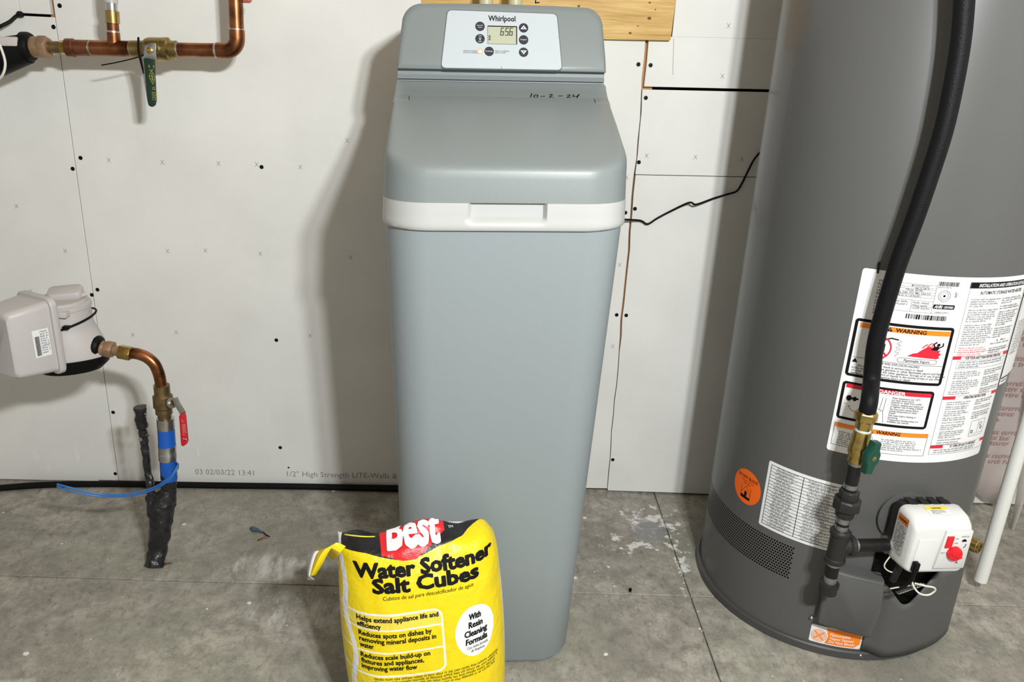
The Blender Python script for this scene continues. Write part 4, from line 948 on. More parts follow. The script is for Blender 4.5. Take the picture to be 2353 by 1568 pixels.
# boxy sensor cover
m = MB(); L = []
sa0, sa1 = -23.2, -3.0
def secl(dr, ia, iz):
    a_, b_ = sa0+ia, sa1-ia*0.4; out = []
    base = [(a_, 0.082+iz), (b_, 0.069+iz), (b_+1.8, 0.130), (b_+0.5, 0.192-iz), (a_, 0.203-iz)]
    n = len(base)
    for i in range(n):
        p, q_ = base[i], base[(i+1) % n]
        for k in range(6): t = k/6; out.append(T(p[0]+(q_[0]-p[0])*t, TR+dr, p[1]+(q_[1]-p[1])*t))
    return out
MB().loops([secl(0.0, -0.6, -0.003), secl(0.022, 0, 0), secl(0.0265, 0.4, 0.0015), secl(0.029, 1.2, 0.005)]).build('sensor_cover', M_COVER, wh, smooth=45)
for a_, z_ in ((-2.5, 0.012), (-25.0, 0.075)): MB().rev(T(a_, TR+0.003, z_), T(a_, 1, 0)-T(a_, 0, 0), [(0, 0.0035), (0.0035, 0.0035), (0.005, 0.002)], 8).build('cover_screw', M_CHROME, wh)
# gas control valve
GA, GL, GZ = 4.6, 0.0, 0.310
gr = T(GA, 1, 0)-T(GA, 0, 0); gl = Vector((math.cos(math.radians(GA)), math.sin(math.radians(GA)), 0)); gz = Vector((0, 0, 1)); GO = T(GA, TR, GZ)
def Gp(l, z, r): return GO + gl*l + gz*z + gr*r
gc = MB().loops([[Gp(x, z-0.002, r) for x, z in rrect(0.050-i, 0.050-i, 0.012, 5, 2)] for r, i in ((0.018, 0.002), (0.022, 0), (0.046, 0))])
gcv = gc.build('gas_control', mat('control_black', (0.012, 0.012, 0.013), 0.4), wh)
gcv['label'] = 'white gas control box with red knob and switch'
for l in (-0.034, -0.012, 0.006, 0.024): MB().loops([[Gp(l+x, z, r) for x, z in ((0, 0.049), (0.012, 0.049), (0.012, 0.0505), (0, 0.0505))] for r in (0.018, 0.046)]).build('rib', M_IRON, gcv)
MB().rev(Gp(-0.012, 0.002, -0.001), gr, [(0, 0.047), (0.003, 0.047), (0.004, 0.043), (0.0045, 0.03)], 40).build('seat_plate', M_TANK, wh)
MB().rev(Gp(-0.0, 0.0, 0.0), gr, [(0, 0.024), (0.022, 0.024)], 20).build('thermowell', M_SLOT, gcv)
def cvl(r, hx, z0, z1, rc_): return [Gp(x, z, r) for x, z in rrect(hx, (z1-z0)/2, rc_, 6, 2, 0, (z0+z1)/2)]
MB().loops([cvl(0.040, 0.0530, -0.054, 0.050, 0.012), cvl(0.044, 0.0545, -0.0545, 0.051, 0.012), cvl(0.070, 0.0525, -0.0535, 0.049, 0.012), cvl(0.080, 0.0515, -0.0525, 0.043, 0.012), cvl(0.0865, 0.0495, -0.051, 0.036, 0.011), cvl(0.0885, 0.0465, -0.048, 0.031, 0.009)]).build('control_cover', M_CTRL, gcv, smooth=50)
MB().loops([[Gp(x, z, r) for x, z in ((-0.005+i, -0.040+i), (0.0470-i, -0.040+i), (0.0470-i, 0.031-i), (0.001+i, 0.031-i))] for r, i in ((0.086, 0), (0.0925, 0), (0.0935, 0.0012))]).build('dial_plate', M_CTRL, gcv, smooth=40)
MB().loops([[Gp(x, z, r) for x, z in ((-0.043+i, -0.045), (-0.006-i, -0.045), (-0.006-i, 0.014-i), (-0.041+i, 0.014-i))] for r, i in ((0.0865, 0), (0.0898, 0.0006), (0.0903, 0.0018))]).build('cover_panel', M_CTRL, gcv, smooth=40)
def gmap(r): return lambda u, v, l: Gp(u, v, r+l)
MB().loops([[Gp(x, z, r) for x, z in ((0.0025+i, 0.0010+i), (0.0140-i, 0.0010+i), (0.0150-i, 0.0225-i), (0.0035+i, 0.0225-i))] for r, i in ((0.093, 0), (0.0950, 0), (0.0965, 0.001))]).build('switch', M_REDK, gcv, smooth=40)
kn = MB().rev(Gp(0.0215, -0.0095, 0.0930), gr, [(0, 0.0128), (0.005, 0.0125), (0.0075, 0.0112), (0.0085, 0.008)], 28).build('knob', M_REDK, gcv)
MB().loops([[Gp(0.0215+x*math.cos(-0.4)-z*math.sin(-0.4), -0.0095+x*math.sin(-0.4)+z*math.cos(-0.4), r) for x, z in rrect(0.0100, 0.0020, 0.0018, 4, 1)] for r in (0.100, 0.1035)]).build('knob_grip', M_REDK, gcv)
p2 = Print(gmap(0.0938)); p2.text('STATUS', 0.0345, 0.0200, 0.0042, 0.0125, 'c'); p2.text('ON', 0.0185, 0.0160, 0.0040, 0.0050); p2.text('OFF', 0.0175, 0.0075, 0.0040, 0.0070); p2.text('HOT', -0.0010, -0.0105, 0.0036, 0.0060)
p2.poly([(0.0345+0.0042*math.cos(math.radians(a)), 0.0125+0.0042*math.sin(math.radians(a))) for a in range(-10, 191, 20)]); p2.line([(0.0360, 0.000), (0.0385, 0.003), (0.0390, 0.007)], 0.0013); p2.line([(0.0290, -0.030), (0.0310, -0.026), (0.0325, -0.030)], 0.0011); p2.line([(0.0058, -0.0090), (0.0080, -0.0090)], 0.0006)
p2.build('dial_print', M_INK, gcv)
# stickers on the control
Print(lambda u, v, l: Gp(u, 0.0505+0.0006-0.07*(v)+l, 0.046+v)).rect(-0.018, 0.004, 0.020, 0.0255).build('caution_label', M_LABEL, gcv)
Print(lambda u, v, l: Gp(u, 0.0509+0.0006-0.07*(v)+l, 0.046+v)).rect(-0.018, 0.004, 0.020, 0.0125).build('caution_band', M_YEL, gcv)
p2 = Print(lambda u, v, l: Gp(u, 0.0513+0.0006-0.07*(0.046-v-0.046)+l, 0.046-v)); p2.text('CAUTION', 0.001, -0.0105, 0.0055, 0.017, 'c', bold=0.02); p2.para(-0.012, -0.0135, 0.026, 3, 0.0036, 301, 1, 0.2); p2.build('caution_print', M_INK, gcv)
sidem = lambda u, v, l: Gp(-0.0545-0.0005-l+0.035*(u-0.0), v, 0.044+u)
Print(sidem).rect(0.003, -0.030, 0.029, 0.040).build('side_label', M_WHITE, gcv)
Print(sidem).rect(0.003, 0.026, 0.029, 0.039, 0.0003).build('side_band', mat('rust_band', (0.55, 0.14, 0.02), 0.5), gcv)
p2 = Print(lambda u, v, l: sidem(u, v, 0.0006+l)); p2.text('WARNING', 0.0050, 0.030, 0.0060, 0.021, bold=0.02); p2.para(0.0045, 0.024, 0.024, 12, 0.0042, 311, 1, 0.2); p2.build('side_print', M_INK, gcv)
# wiring under the control
MB().loops([[Gp(-0.0445+x, z, r) for x, z in ((0, -0.044), (0.0085, -0.044), (0.0095, -0.026), (0.0010, -0.026))] for r in (0.090, 0.1000)]).build('cable_plug', M_BLACK, gcv, bevel=0.0012)
MB().tube(spline([Gp(-0.040, -0.044, 0.095), Gp(-0.040, -0.060, 0.094), Gp(-0.034, -0.085, 0.075), Gp(-0.022, -0.115, 0.045)]), [0.004]*1+[0.0035]*24, 10).build('cable', M_BLACK, gcv)
MB().tube(spline([Gp(-0.036, -0.055, 0.055), Gp(-0.036, -0.075, 0.05), Gp(-0.028, -0.105, 0.035)]), 0.006, 10).build('sleeve', M_IRON, gcv)
lp = [Gp(-0.020, -0.080, 0.078), Gp(-0.008, -0.078, 0.088), Gp(0.006, -0.080, 0.090), Gp(0.012, -0.088, 0.088), Gp(0.004, -0.098, 0.086), Gp(-0.010, -0.097, 0.084), Gp(-0.020, -0.088, 0.080), Gp(-0.024, -0.078, 0.076)]
MB().tube(spline(lp, 6), 0.0016, 8).build('white_wire', M_WIREW, gcv)
MB().tube(spline([Gp(-0.008, -0.078, 0.084), Gp(-0.022, -0.094, 0.066), Gp(-0.040, -0.112, 0.050)], 6), 0.0013, 8).build('white_wire', M_WIREW, gcv)
MB().tube(spline([Gp(-0.052, -0.050, 0.045), Gp(-0.058, -0.068, 0.045), Gp(-0.046, -0.080, 0.045), Gp(-0.026, -0.084, 0.045)], 6), 0.0012, 8).build('white_wire', M_WIREW, gcv)
hx_ = []
for i in range(90): t = i/89; c_ = Gp(-0.006, -0.080, 0.080).lerp(Gp(-0.030, -0.118, 0.055), t); hx_.append(c_+gl*(0.0035*math.cos(t*70))+gr*(0.0035*math.sin(t*70)))
MB().tube(hx_, 0.0008, 5).build('spring_wire', M_CHROME, gcv)
# drain valve
da_ = 37.0; dd = T(da_, 1, 0)-T(da_, 0, 0); dp = T(da_, TR, 0.240)
dv = MB().rev(dp, dd, [(0, 0.013), (0.006, 0.013), (0.007, 0.009), (0.020, 0.009), (0.022, 0.0125), (0.036, 0.0125), (0.037, 0.0115), (0.041, 0.0115), (0.041, 0.0075), (0.030, 0.007)], 18).build('drain_valve', M_BRASS, wh)
MB().rev(dp+dd*0.015, (0, 0, 1), [(0, 0.006), (0.016, 0.006), (0.018, 0.0085), (0.024, 0.0085), (0.026, 0.005)], 12).build('valve_stem', M_BRASS, dv)

# ------------------------------------------------------------------ gas line
g0 = Gp(-0.1445, 0, 0.036); GX, GY = g0.x, g0.y
def zat(px, py):                                      # height on the vertical gas line
    d = ray(px, py); t = ((GX-CAM.x)*d.x+(GY-CAM.y)*d.y)/(d.x*d.x+d.y*d.y); return CAM.z+d.z*t
gp = thing('gas_line', 'black gas hose with brass fittings and iron pipe on the water heater', 'gas pipe', (GX, GY, 0.1))
zt_ = zat(1945, 1260)                                 # tee centre
def V(z): return Vector((GX, GY, z))
UPZ = (0, 0, 1)
z_cap0, z_cap1 = zat(1921, 1370), zat(1926, 1322)
MB().rev(V(z_cap0), UPZ, [(0, 0.010), (0.002, 0.0150), (0.012, 0.0150), (0.016, 0.0165), (0.022, 0.0165), (0.024, 0.012)], 20).build('pipe_cap', M_IRON, gp)
z_t0, z_t1 = zat(1937, 1298), zat(1952, 1222)
MB().rev(V(z_cap0+0.018), UPZ, [(0, 0.0108), (z_t0-z_cap0, 0.0108)], 18).build('pipe_nipple', M_IRONP, gp)
te = MB(); hh = z_t1-z_t0
te.rev(V(z_t0), UPZ, [(0, 0.0145), (0.003, 0.0175), (0.009, 0.0175), (0.011, 0.0150), (hh-0.011, 0.0150), (hh-0.009, 0.0175), (hh-0.003, 0.0175), (hh, 0.0145)], 22)
tdir = (Gp(0, 0, 0.036)-g0).normalized(); zc = zat(1945, 1260)
te.rev(V(zc), tdir, [(0, 0.0145), (0.018, 0.0150), (0.020, 0.0175), (0.027, 0.0175), (0.029, 0.0145)], 22); te.build('tee', M_IRON, gp)
MB().rev(V(zc)+tdir*0.022, tdir, [(0, 0.0108), (0.072, 0.0108)], 18).build('pipe_nipple', M_IRONP, gp)
MB().rev(V(zc)+tdir*0.086, tdir, [(0, 0.0165), (0.010, 0.0165), (0.011, 0.013)], 8, 0.2).build('inlet_collar', M_CHROME, gp)
z_u0, z_u1 = zat(1946, 1190), zat(1962, 1122)
MB().rev(V(z_t1-0.006), UPZ, [(0, 0.0108), (z_u0-z_t1+0.014, 0.0108)], 18).build('pipe_nipple', M_IRONP, gp)
hu = z_u1-z_u0
un = MB(); un.rev(V(z_u0), UPZ, [(0, 0.0130), (0.002, 0.0155), (hu*0.33, 0.0155)], 8, 0.3); un.rev(V(z_u0+hu*0.28), UPZ, [(0, 0.0210), (0.002, 0.0228), (hu*0.30, 0.0228), (hu*0.36, 0.0200)], 8, 0.1); un.rev(V(z_u0+hu*0.6), UPZ, [(0, 0.0165), (hu*0.28, 0.0165), (hu*0.32, 0.0145)], 8, 0.3)
un.build('union', M_IRON, gp, bevel=0.0008)
z_v0, z_v1 = zat(1972, 1062), zat(1984, 990)
MB().rev(V(z_u1-0.010), UPZ, [(0, 0.0108), (z_v0-z_u1+0.02, 0.0108)], 18).build('pipe_nipple', M_IRONP, gp)
for zz, hh_ in ((z_v0-0.006, 0.007), (z_u1-0.001, 0.008), (z_u0-0.010, 0.012), (z_t1-0.001, 0.010), (z_t0-0.006, 0.007), (z_cap0+0.022, 0.014)): MB().rev(V(zz), UPZ, [(0, 0.0111), (hh_, 0.0111)], 16).build('thread_band', mat('bare_thread', (0.32, 0.32, 0.32), 0.35, metal=0.9), gp)
MB().rev(V(zc)+tdir*0.028, tdir, [(0, 0.0111), (0.006, 0.0111)], 16).build('thread_band', mat('bare_thread', (0.32, 0.32, 0.32), 0.35, metal=0.9), gp)
hv = z_v1-z_v0
va = MB().rev(V(z_v0), UPZ, [(0, 0.0130), (0.001, 0.0145), (0.014, 0.0145), (0.017, 0.0165), (0.030, 0.0165), (0.034, 0.0148), (hv-0.010, 0.0140), (hv-0.001, 0.0140), (hv, 0.012)], 14, 0.2).build('shutoff_valve', M_BRASS, gp)
kd = (gr*0.97+gl*0.16).normalized(); kp = V(z_v0+0.024)
MB().rev(kp+kd*0.012, kd, [(0, 0.006), (0.016, 0.006)], 12).build('valve_stem', M_BRASS, va)
ks = kd.cross(Vector((0, 0, 1))).normalized(); ku = (Vector((0, 0, 1))*0.94 + ks*-0.10).normalized(); kw = kd.cross(ku).normalized()
hp = [(-0.006, 0.027), (0.006, 0.027), (0.008, 0.014), (0.0125, 0.007), (0.0125, -0.007), (0.008, -0.014), (0.006, -0.029), (-0.006, -0.029), (-0.008, -0.014), (-0.0125, -0.007), (-0.0125, 0.007), (-0.008, 0.014)]
hd = MB().loops([[kp+kd*d+kw*(a*(1-i))+ku*(b*(1-i*0.4)) for a, b in hp] for d, i in ((0.022, 0.1), (0.024, 0), (0.033, 0), (0.036, 0.15))]).build('lever_handle', M_GREEN, va, smooth=40)
MB().rev(kp+kd*0.0355, kd, [(0, 0.0042), (0.0015, 0.0042), (0.002, 0.002)], 8).build('handle_screw', M_BRASS, va)
MB().rev(V(z_v1), UPZ, [(0, 0.0125), (0.003, 0.0125)], 16).build('thread_seal', M_TEFLON, gp)
z_h0 = zat(1993, 948)
hn = z_h0-z_v1
MB().rev(V(z_v1+0.003), UPZ, [(0, 0.0135), (0.014, 0.0135), (0.015, 0.0155), (0.015+0.001, 0.0180), (hn-0.004, 0.0180), (hn, 0.0145)], 6, 0.35).build('flare_nut', M_BRASS, gp, bevel=0.0008)
hose_px = [(2003, 870), (2012, 790), (2035, 700), (2066, 600), (2103, 500), (2137, 400), (2168, 300), (2190, 200), (2207, 100), (2216, 0), (2221, -120)]
rr_ = [0.281, 0.283, 0.286, 0.290, 0.292, 0.294, 0.296, 0.297, 0.298, 0.299, 0.30]
hpth = [V(z_h0-0.006), V(z_h0+0.02)] + [on_tank(px, py, r) for (px, py), r in zip(hose_px, rr_)]
MB().tube(spline(hpth, 10), 0.0132, 20).build('gas_hose', mat('hose_sheath', (0.006, 0.006, 0.007), 0.5, spec=0.15, bump=0.3, bscale=500), gp, smooth=60)
c0 = on_tank(2021, 602, TR+0.004); c1 = on_tank(2017, 628, TR+0.004)
MB().tube([c0, c1], 0.0016, 8).build('tie_end', M_BLACK, gp)

# ------------------------------------------------------------------ discharge pipe, plastic sheet
pv = on_plane(2253, 1334, Vector((0, 1.36, 0)), Vector((0, 1, 0)))
dpz = pv.z
t = MB(); 
L = [[Vector((pv.x+r*math.cos(2*math.pi*k/28), pv.y+r*math.sin(2*math.pi*k/28), z)) for k in range(28)] for r, z in ((0.0105, dpz+0.02), (0.0105, dpz), (0.0128, dpz), (0.0128, 1.5))]
o = t.loops(L).build('discharge_pipe', M_PVC); tag(o, 'white plastic discharge pipe hanging open ended beside the water heater', 'pipe')
def sheet_fn(pts, Y):
    return [at_y(px, py, Y) for px, py in pts]
zsh = 1.0
sh = thing('plastic_sheet', 'loose pinkish plastic sheet with red print hanging on the wall behind the heater', 'plastic sheet', (1.25, 1.70, 0.0))
YS = 1.700
e = [at_y(2230, 1120, YS), at_y(2262, 1150, YS), at_y(2284, 1182, YS), at_y(2300, 1150, YS)]
lowx = [1.05, e[0].x, e[1].x, e[2].x, e[3].x+0.01]; lowz = [0.10, e[0].z, max(0.02, e[1].z), max(0.012, e[2].z), 0.10]
m = MB(); rows = []
for j in range(15):
    f = j/14; rows.append([Vector((x, YS+0.006*math.sin(x*30+f*5), zl*(1-f)+1.4*f)) for x, zl in zip(lowx, lowz)])
m.loops(rows, caps=False, close=False).build('printed_sheet', M_SHEET, sh, solid=0.0006)
tip = on_floor(2327, 1219, 0.004)
m = MB(); rows = []
for j in range(11):
    f = j/10; w0 = 0.002+0.075*min(1, f*3.0); c_ = tip.lerp(Vector((1.41, 1.690, 1.2)), f**0.9)
    rows.append([c_+Vector((-w0*1.1, 0.006, 0)), c_+Vector((-w0*0.3, -0.004, 0)), c_+Vector((w0*0.35, 0.004, 0))])
m.loops(rows, caps=False, close=False).build('sheet_fold', mat('poly_clear', (0.66, 0.62, 0.58), 0.3, alpha=0.75), sh, solid=0.0006)
p2 = Print(lambda u, v, l: Vector((u, YS-0.0085-l, v)))
for i in range(7):
    z = 0.56-i*0.065; p2.para(1.13, z, 0.175, 4 if i % 2 else 3, 0.015, 400+i, 1, 0.15, ch=0.008)
p2.build('red_print', M_PINK, sh)
fp = at_y(2347, 1090, 1.69); Print(lambda u, v, l: Vector((u, 1.684, v))).rect(fp.x-0.004, fp.z-0.016, fp.x+0.004, fp.z+0.016).build('red_mark', M_PINK, sh)

# ------------------------------------------------------------------ upper copper run
OFF = 0.115
def U(px, py, off=OFF): return on_wall(px, py, off)
def mpp(px, py, off): return (U(px+1, py, off)-U(px, py, off)).length
A0, A1 = U(100, 108.5), U(545, 117)
KU = (A1-A0).length/445.0; AX = (A1-A0).normalized()
def ax(px): return A0 + AX*((px-100)*KU)
def seg(mbx, p0, p1, prof, n=22, rot=0.0):
    """prof: list of (pixel position, pixel radius) along the run"""
    return mbx.rev(ax(prof[0][0]), AX, [((a-prof[0][0])*KU, r*KU) for a, r in prof], n, rot)
cr = thing('copper_pipe_run', 'copper pipe run with brass ball valve and green lever beside the seam', 'pipe', A0)
seg(MB(), 0, 0, [(112, 12), (113, 14), (142, 14), (143, 13)]).build('tail_piece', M_BRASSD, cr)
seg(MB(), 0, 0, [(140, 15), (141, 16), (154, 16), (156, 14)], 8).build('hex_adapter', M_BRASS, cr)
seg(MB(), 0, 0, [(153, 18), (154, 20.5), (170, 20.5), (172, 18.0), (206, 18.0)]).build('copper_adapter', M_COPPERD, cr)
seg(MB(), 0, 0, [(204, 16.8), (213, 16.8)]).build('solder_joint', M_SOLDER, cr)
tee = MB(); seg(tee, 0, 0, [(210, 16.5), (211, 18.0), (298, 18.0), (299, 16.5)])
tb = ax(262); upd = (U(258, 40)-tb).normalized()
tee.rev(tb, upd, [(0, 14.5*KU), (20*KU, 14.5*KU), (36*KU, 14.2*KU)], 20); tee.build('copper_tee', M_COPPER, cr)
MB().rev(tb+upd*(35*KU), upd, [(0, 14.4*KU), (4*KU, 14.4*KU)], 20).build('solder_joint', M_SOLDER, cr)
MB().rev(tb+upd*(38*KU), upd, [(0, 13*KU), (18*KU, 13*KU)], 20).build('branch_stub', M_COPPERD, cr)
MB().rev(tb+upd*(54*KU), upd, [(0, 13*KU), (1*KU, 15.8*KU), (27*KU, 15.8*KU), (28*KU, 13*KU)], 20).build('brass_sleeve', M_BRASS, cr)
MB().rev(tb+upd*(81*KU), upd, [(0, 12.5*KU), (20*KU, 12.5*KU)], 20).build('crimp_ring', M_CHROME, cr)
MB().rev(tb+upd*(98*KU), upd, [(0, 14.5*KU), (260*KU, 14.5*KU)], 20).build('clear_tube', M_CLEAR, cr)
seg(MB(), 0, 0, [(296, 17.0), (303, 17.0)]).build('solder_joint', M_SOLDER, cr)
bv = seg(MB(), 0, 0, [(300, 16.0), (302, 19.0), (332, 19.0), (336, 23.5), (345, 26.5), (372, 26.5), (374, 24.5), (376, 27.0), (388, 27.0), (391, 20), (406, 20.0), (407, 18)], 26).build('ball_valve', M_BRASSM, cr)
vd = (WN*1.0).normalized()
hc = ax(345)
MB().rev(hc+vd*0.012, vd, [(0, 10*KU), (0.018, 10*KU)], 14).build('valve_stem', M_BRASSD, bv)
hz = 0.030
def H(px, py, off): return on_wall(px, py, OFF+off)
br = [H(331, 135, hz), H(333, 108, hz), H(341, 100, hz), H(359, 99, hz), H(360, 136, hz)]
br2 = br
MB().prism(br, WN*0.003).build('lever_plate', M_CHROME, bv, bevel=0.0008)
MB().rev(H(345, 116, hz+0.003), vd, [(0, 7.5*KU), (0.005, 7.5*KU), (0.006, 5*KU)], 6).build('lever_nut', M_BRASS, bv)
lev = [H(332, 134, hz+0.001), H(357, 137, hz+0.001), H(361, 232, hz+0.010), H(359, 242, hz+0.010), H(352, 246, hz+0.010), H(344, 243, hz+0.010), H(341, 233, hz+0.010)]
lv = MB().prism(lev, WN*0.006).build('lever_sleeve', M_DGREEN, bv, bevel=0.0015)
edge_ = [H(321, 128, hz-0.004), H(331, 132, hz-0.004), H(343, 236, hz+0.006), H(340, 234, hz+0.006)]
MB().prism(edge_, WN*0.002).build('lever_strap', M_CHROME, bv)
lo_ = H(345, 137, hz+0.0075); le1 = (H(357, 138, hz+0.0075)-lo_).normalized(); ldn = (H(352, 240, hz+0.0165)-lo_).normalized(); ln = le1.cross(ldn).normalized(); ln = ln if ln.y < 0 else -ln
def lmap(u, v, l): return lo_ + le1*u + ldn*(-v) + ln*(0.0006+l)
p2 = Print(lmap); kk = KU
dia = [(kk*1.5, -kk*24), (kk*9, -kk*38), (kk*3, -kk*54), (-kk*5, -kk*38)]
p2.line(dia+dia[:1], kk*0.9); p2.line([(kk*2, -kk*30), (kk*2.5, -kk*47)], kk*1.2); p2.line([(-kk*2, -kk*36), (kk*6, -kk*38)], kk*1.0); p2.line([(-kk*1, -kk*42), (kk*5, -kk*43)], kk)
p2.ring(kk*4, -kk*63, kk*3.2, kk*3.2, kk*0.9, n=14); p2.text('S', -kk*5, -kk*17, kk*7, kk*4); p2.text('2', kk*5, -kk*17, kk*7, kk*4); p2.ring(kk*1, -kk*20, kk*5, kk*4, kk*0.9, a0=200, a1=340, n=10)
for i in range(4): p2.para(kk*(-1+i*3.4), -kk*70, kk*3.2, 4, kk*5, 500+i, 1, 0.1, ch=kk*1.6)
p2.build('lever_print', M_GOLDINK, lv)
seg(MB(), 0, 0, [(405, 16.8), (410, 16.8)]).build('solder_joint', M_SOLDER, cr)
seg(MB(), 0, 0, [(408, 16.2), (502, 16.2)]).build('copper_pipe', M_COPPER, cr)
seg(MB(), 0, 0, [(494, 17.0), (500, 17.0)]).build('solder_joint', M_SOLDER, cr)
ce = ax(546); vu = (U(541, 0)-ce).normalized(); R_ = 28*KU
arc_ = [ax(499)] + [ce - AX*R_ + vu*R_ + (AX*math.sin(t)-vu*math.cos(t))*R_ for t in [math.radians(9*i) for i in range(11)]] + [ce+vu*(46*KU)]
MB().tube(arc_, 18*KU, 22).build('copper_elbow', M_COPPER, cr, smooth=60)
MB().rev(ce+vu*(45*KU), vu, [(0, 17.4*KU), (4*KU, 17.4*KU)], 22).build('solder_joint', M_SOLDER, cr)
MB().rev(ce+vu*(48*KU), vu, [(0, 16.4*KU), (400*KU, 16.4*KU)], 22).build('copper_pipe', M_COPPER, cr)
hk = U(566, -6, OFF-0.01); MB().rev(hk-AX*0.01, AX, [(0, 0.010), (0.016, 0.010), (0.019, 0.007)], 14).build('pipe_hanger', mat('hanger_red', (0.55, 0.16, 0.11), 0.5), cr)
# loose cable tie
t1 = [H(233, 150, 0.022), H(275, 142, 0.024), H(318, 131, 0.026), H(345, 119, 0.03)]; t2 = [H(318, 85, 0.03), H(318, 112, 0.036), H(321, 132, 0.032), H(331, 170, 0.03)]
ct = thing('cable_tie', 'thin black cable tie looped round the green lever valve', 'cable tie', t1[0])
MB().tube(spline(t1), 0.0012, 6).build('strap', M_BLACK, ct)
MB().tube(spline(t2), [0.0008]+[0.0022]*10+[0.0020]*14, 6).build('strap_tail', M_BLACK, ct)
# upper meter
um = thing('water_meter', 'white water meter with black base joined to the horizontal copper run', 'water meter', ax(20))
MB().rev(ax(54), AX, [(0, 30*KU), (2*KU, 33*KU), (14*KU, 33*KU), (20*KU, 30*KU), (24*KU, 22*KU)], 28).build('end_flange', M_BLACK, um)
nt_ = MB(); nt_.rev(ax(74), AX, [(0, 22*KU), (2*KU, 23.5*KU), (20*KU, 23.5*KU)], 28); nt_.rev(ax(93), AX, [(0, 26*KU), (18*KU, 26*KU), (21*KU, 21*KU)], 6, 0.3); nt_.build('union_nut', M_BRONZE, um, bevel=0.0006)
mc = ax(-78)
MB().rev(mc + Vector((0, 0, -0.060)), (0, 0, 1), [(0, 0.034), (0.006, 0.052), (0.030, 0.060), (0.042, 0.060)], 36).build('meter_base', M_BLACK, um)
MB().tube([mc+AX*0.02+Vector((0, 0, -0.024)), ax(-10)+Vector((0, 0, -0.020)), ax(58)+Vector((0, 0, -0.004))], [0.040, 0.034, 0.027], 28).build('outlet_neck', M_BLACK, um)
MB().rev(mc + Vector((0, 0, -0.018)), (0, 0, 1), [(0, 0.062), (0.018, 0.061), (0.060, 0.052), (0.10, 0.050), (0.104, 0.046)], 36).build('meter_body', M_METER, um)
MB().loops([[ax(-45)+AX*x+Vector((0, y, z)) for x, y in ((0, -0.034), (0.087, -0.028), (0.087, 0.02), (0, 0.03))] for z in (0.0, 0.017)]).build('shoulder_cover', M_METER, um, bevel=0.003)
MB().loops([[ax(-36)+AX*x+Vector((0, y, z-0.016)) for x, z in rrect(0.036, 0.026, 0.012, 5, 1)] for y in (-0.075, -0.045)]).build('reading_unit', M_METER, um, bevel=0.002)
MB().tube(spline([U(-8, 92, OFF+0.08), U(3, 112, OFF+0.08), U(12, 145, OFF+0.08), U(6, 172, OFF+0.08), U(-12, 190, OFF+0.07)]), 0.0022, 8).build('signal_wire', M_WIREW, um)
wc = [U(-30, 76, 0.03), U(0, 61, 0.03), U(22, 50, 0.02), U(36, 38, 0.012), U(46, 33, 0.002)]
cw = thing('signal_cable', 'black cable ending in a knot at the cut in the drywall', 'cable', wc[-1])
MB().tube(spline(wc), 0.0034, 10).build('cable_sheath', M_BLACK, cw)
kc = U(46, 33, 0.006); MB().rev(kc-Vector((0, 0, 0.006)), (0, 0, 1), [(0, 0.003), (0.002, 0.0065), (0.009, 0.0065), (0.012, 0.003)], 9).build('knot', M_BLACK, cw)

# ------------------------------------------------------------------ lower supply: floor pipe, ball valve, copper bend
YL = 1.410
def Q(px, py, Y=YL): return at_y(px, py, Y)
KL = (Q(301, 800)-Q(300, 800)).length
base = on_floor(354, 1303); base.z = 0
sp_ = thing('supply_pipe', 'taped supply pipe from the floor with blue hose, red lever valve and copper bend', 'pipe', base)
pa, pb = Q(299, 812), Q(345, 826)
bend = spline([Q(296, 811), Q(318, 814), Q(338, 822), Q(354, 836), Q(363, 854), Q(368, 872), Q(371, 893)], 6)
MB().tube(bend, 13.3*KL, 20).build('copper_bend', M_COPPER, sp_, smooth=60)
v0, v1 = Q(371, 884), Q(378.5, 962); vdn = (v1-v0).normalized(); LV = (v1-v0).length/78
bvl = MB().rev(v0, vdn, [(0, 13*LV), (1*LV, 16*LV), (22*LV, 16*LV), (26*LV, 20*LV), (50*LV, 20*LV), (54*LV, 17*LV), (66*LV, 17*LV), (67*LV, 15*LV)], 16, 0.2).build('ball_valve', M_BRASSD, sp_)
MB().rev(v0+vdn*(66*LV), vdn, [(0, 13.5*LV), (14*LV, 13.5*LV)], 18).build('valve_tail', M_BRASSD, sp_)
hs0 = Q(385, 928); hs1 = Q(408, 924, YL-0.03); hdir = (hs1-hs0).normalized()
MB().rev(hs0, hdir, [(0, 9*KL), (20*KL, 9*KL), (21*KL, 11*KL), (25*KL, 11*KL), (26*KL, 7*KL), (34*KL, 7*KL)], 12).build('valve_stem', M_BRASSD, bvl)
MB().rev(hs0+hdir*(24*KL), hdir, [(0, 13*KL), (3*KL, 13*KL)], 16).build('packing_nut', M_CHROME, bvl)
Yh = YL-0.034
st_ = [Q(397, 916, Yh), Q(408, 912, Yh), Q(414, 925, Yh), Q(428, 948, Yh), Q(417, 956, Yh), Q(402, 930, Yh)]
MB().prism(st_, (0, -0.0025, 0)).build('lever_strap', M_CHROME, bvl, bevel=0.0006)
rl = [Q(413, 954, Yh), Q(426, 946, Yh), Q(429, 956, Yh), Q(434, 1012, Yh-0.004), Q(431, 1019, Yh-0.004), Q(422, 1024, Yh-0.004), Q(418, 1020, Yh-0.004), Q(415, 975, Yh)]
rs = MB().prism(rl, (0, -0.006, 0)).build('lever_sleeve', M_REDH, bvl, bevel=0.0015)
ro = Q(424, 985, Yh-0.0085)
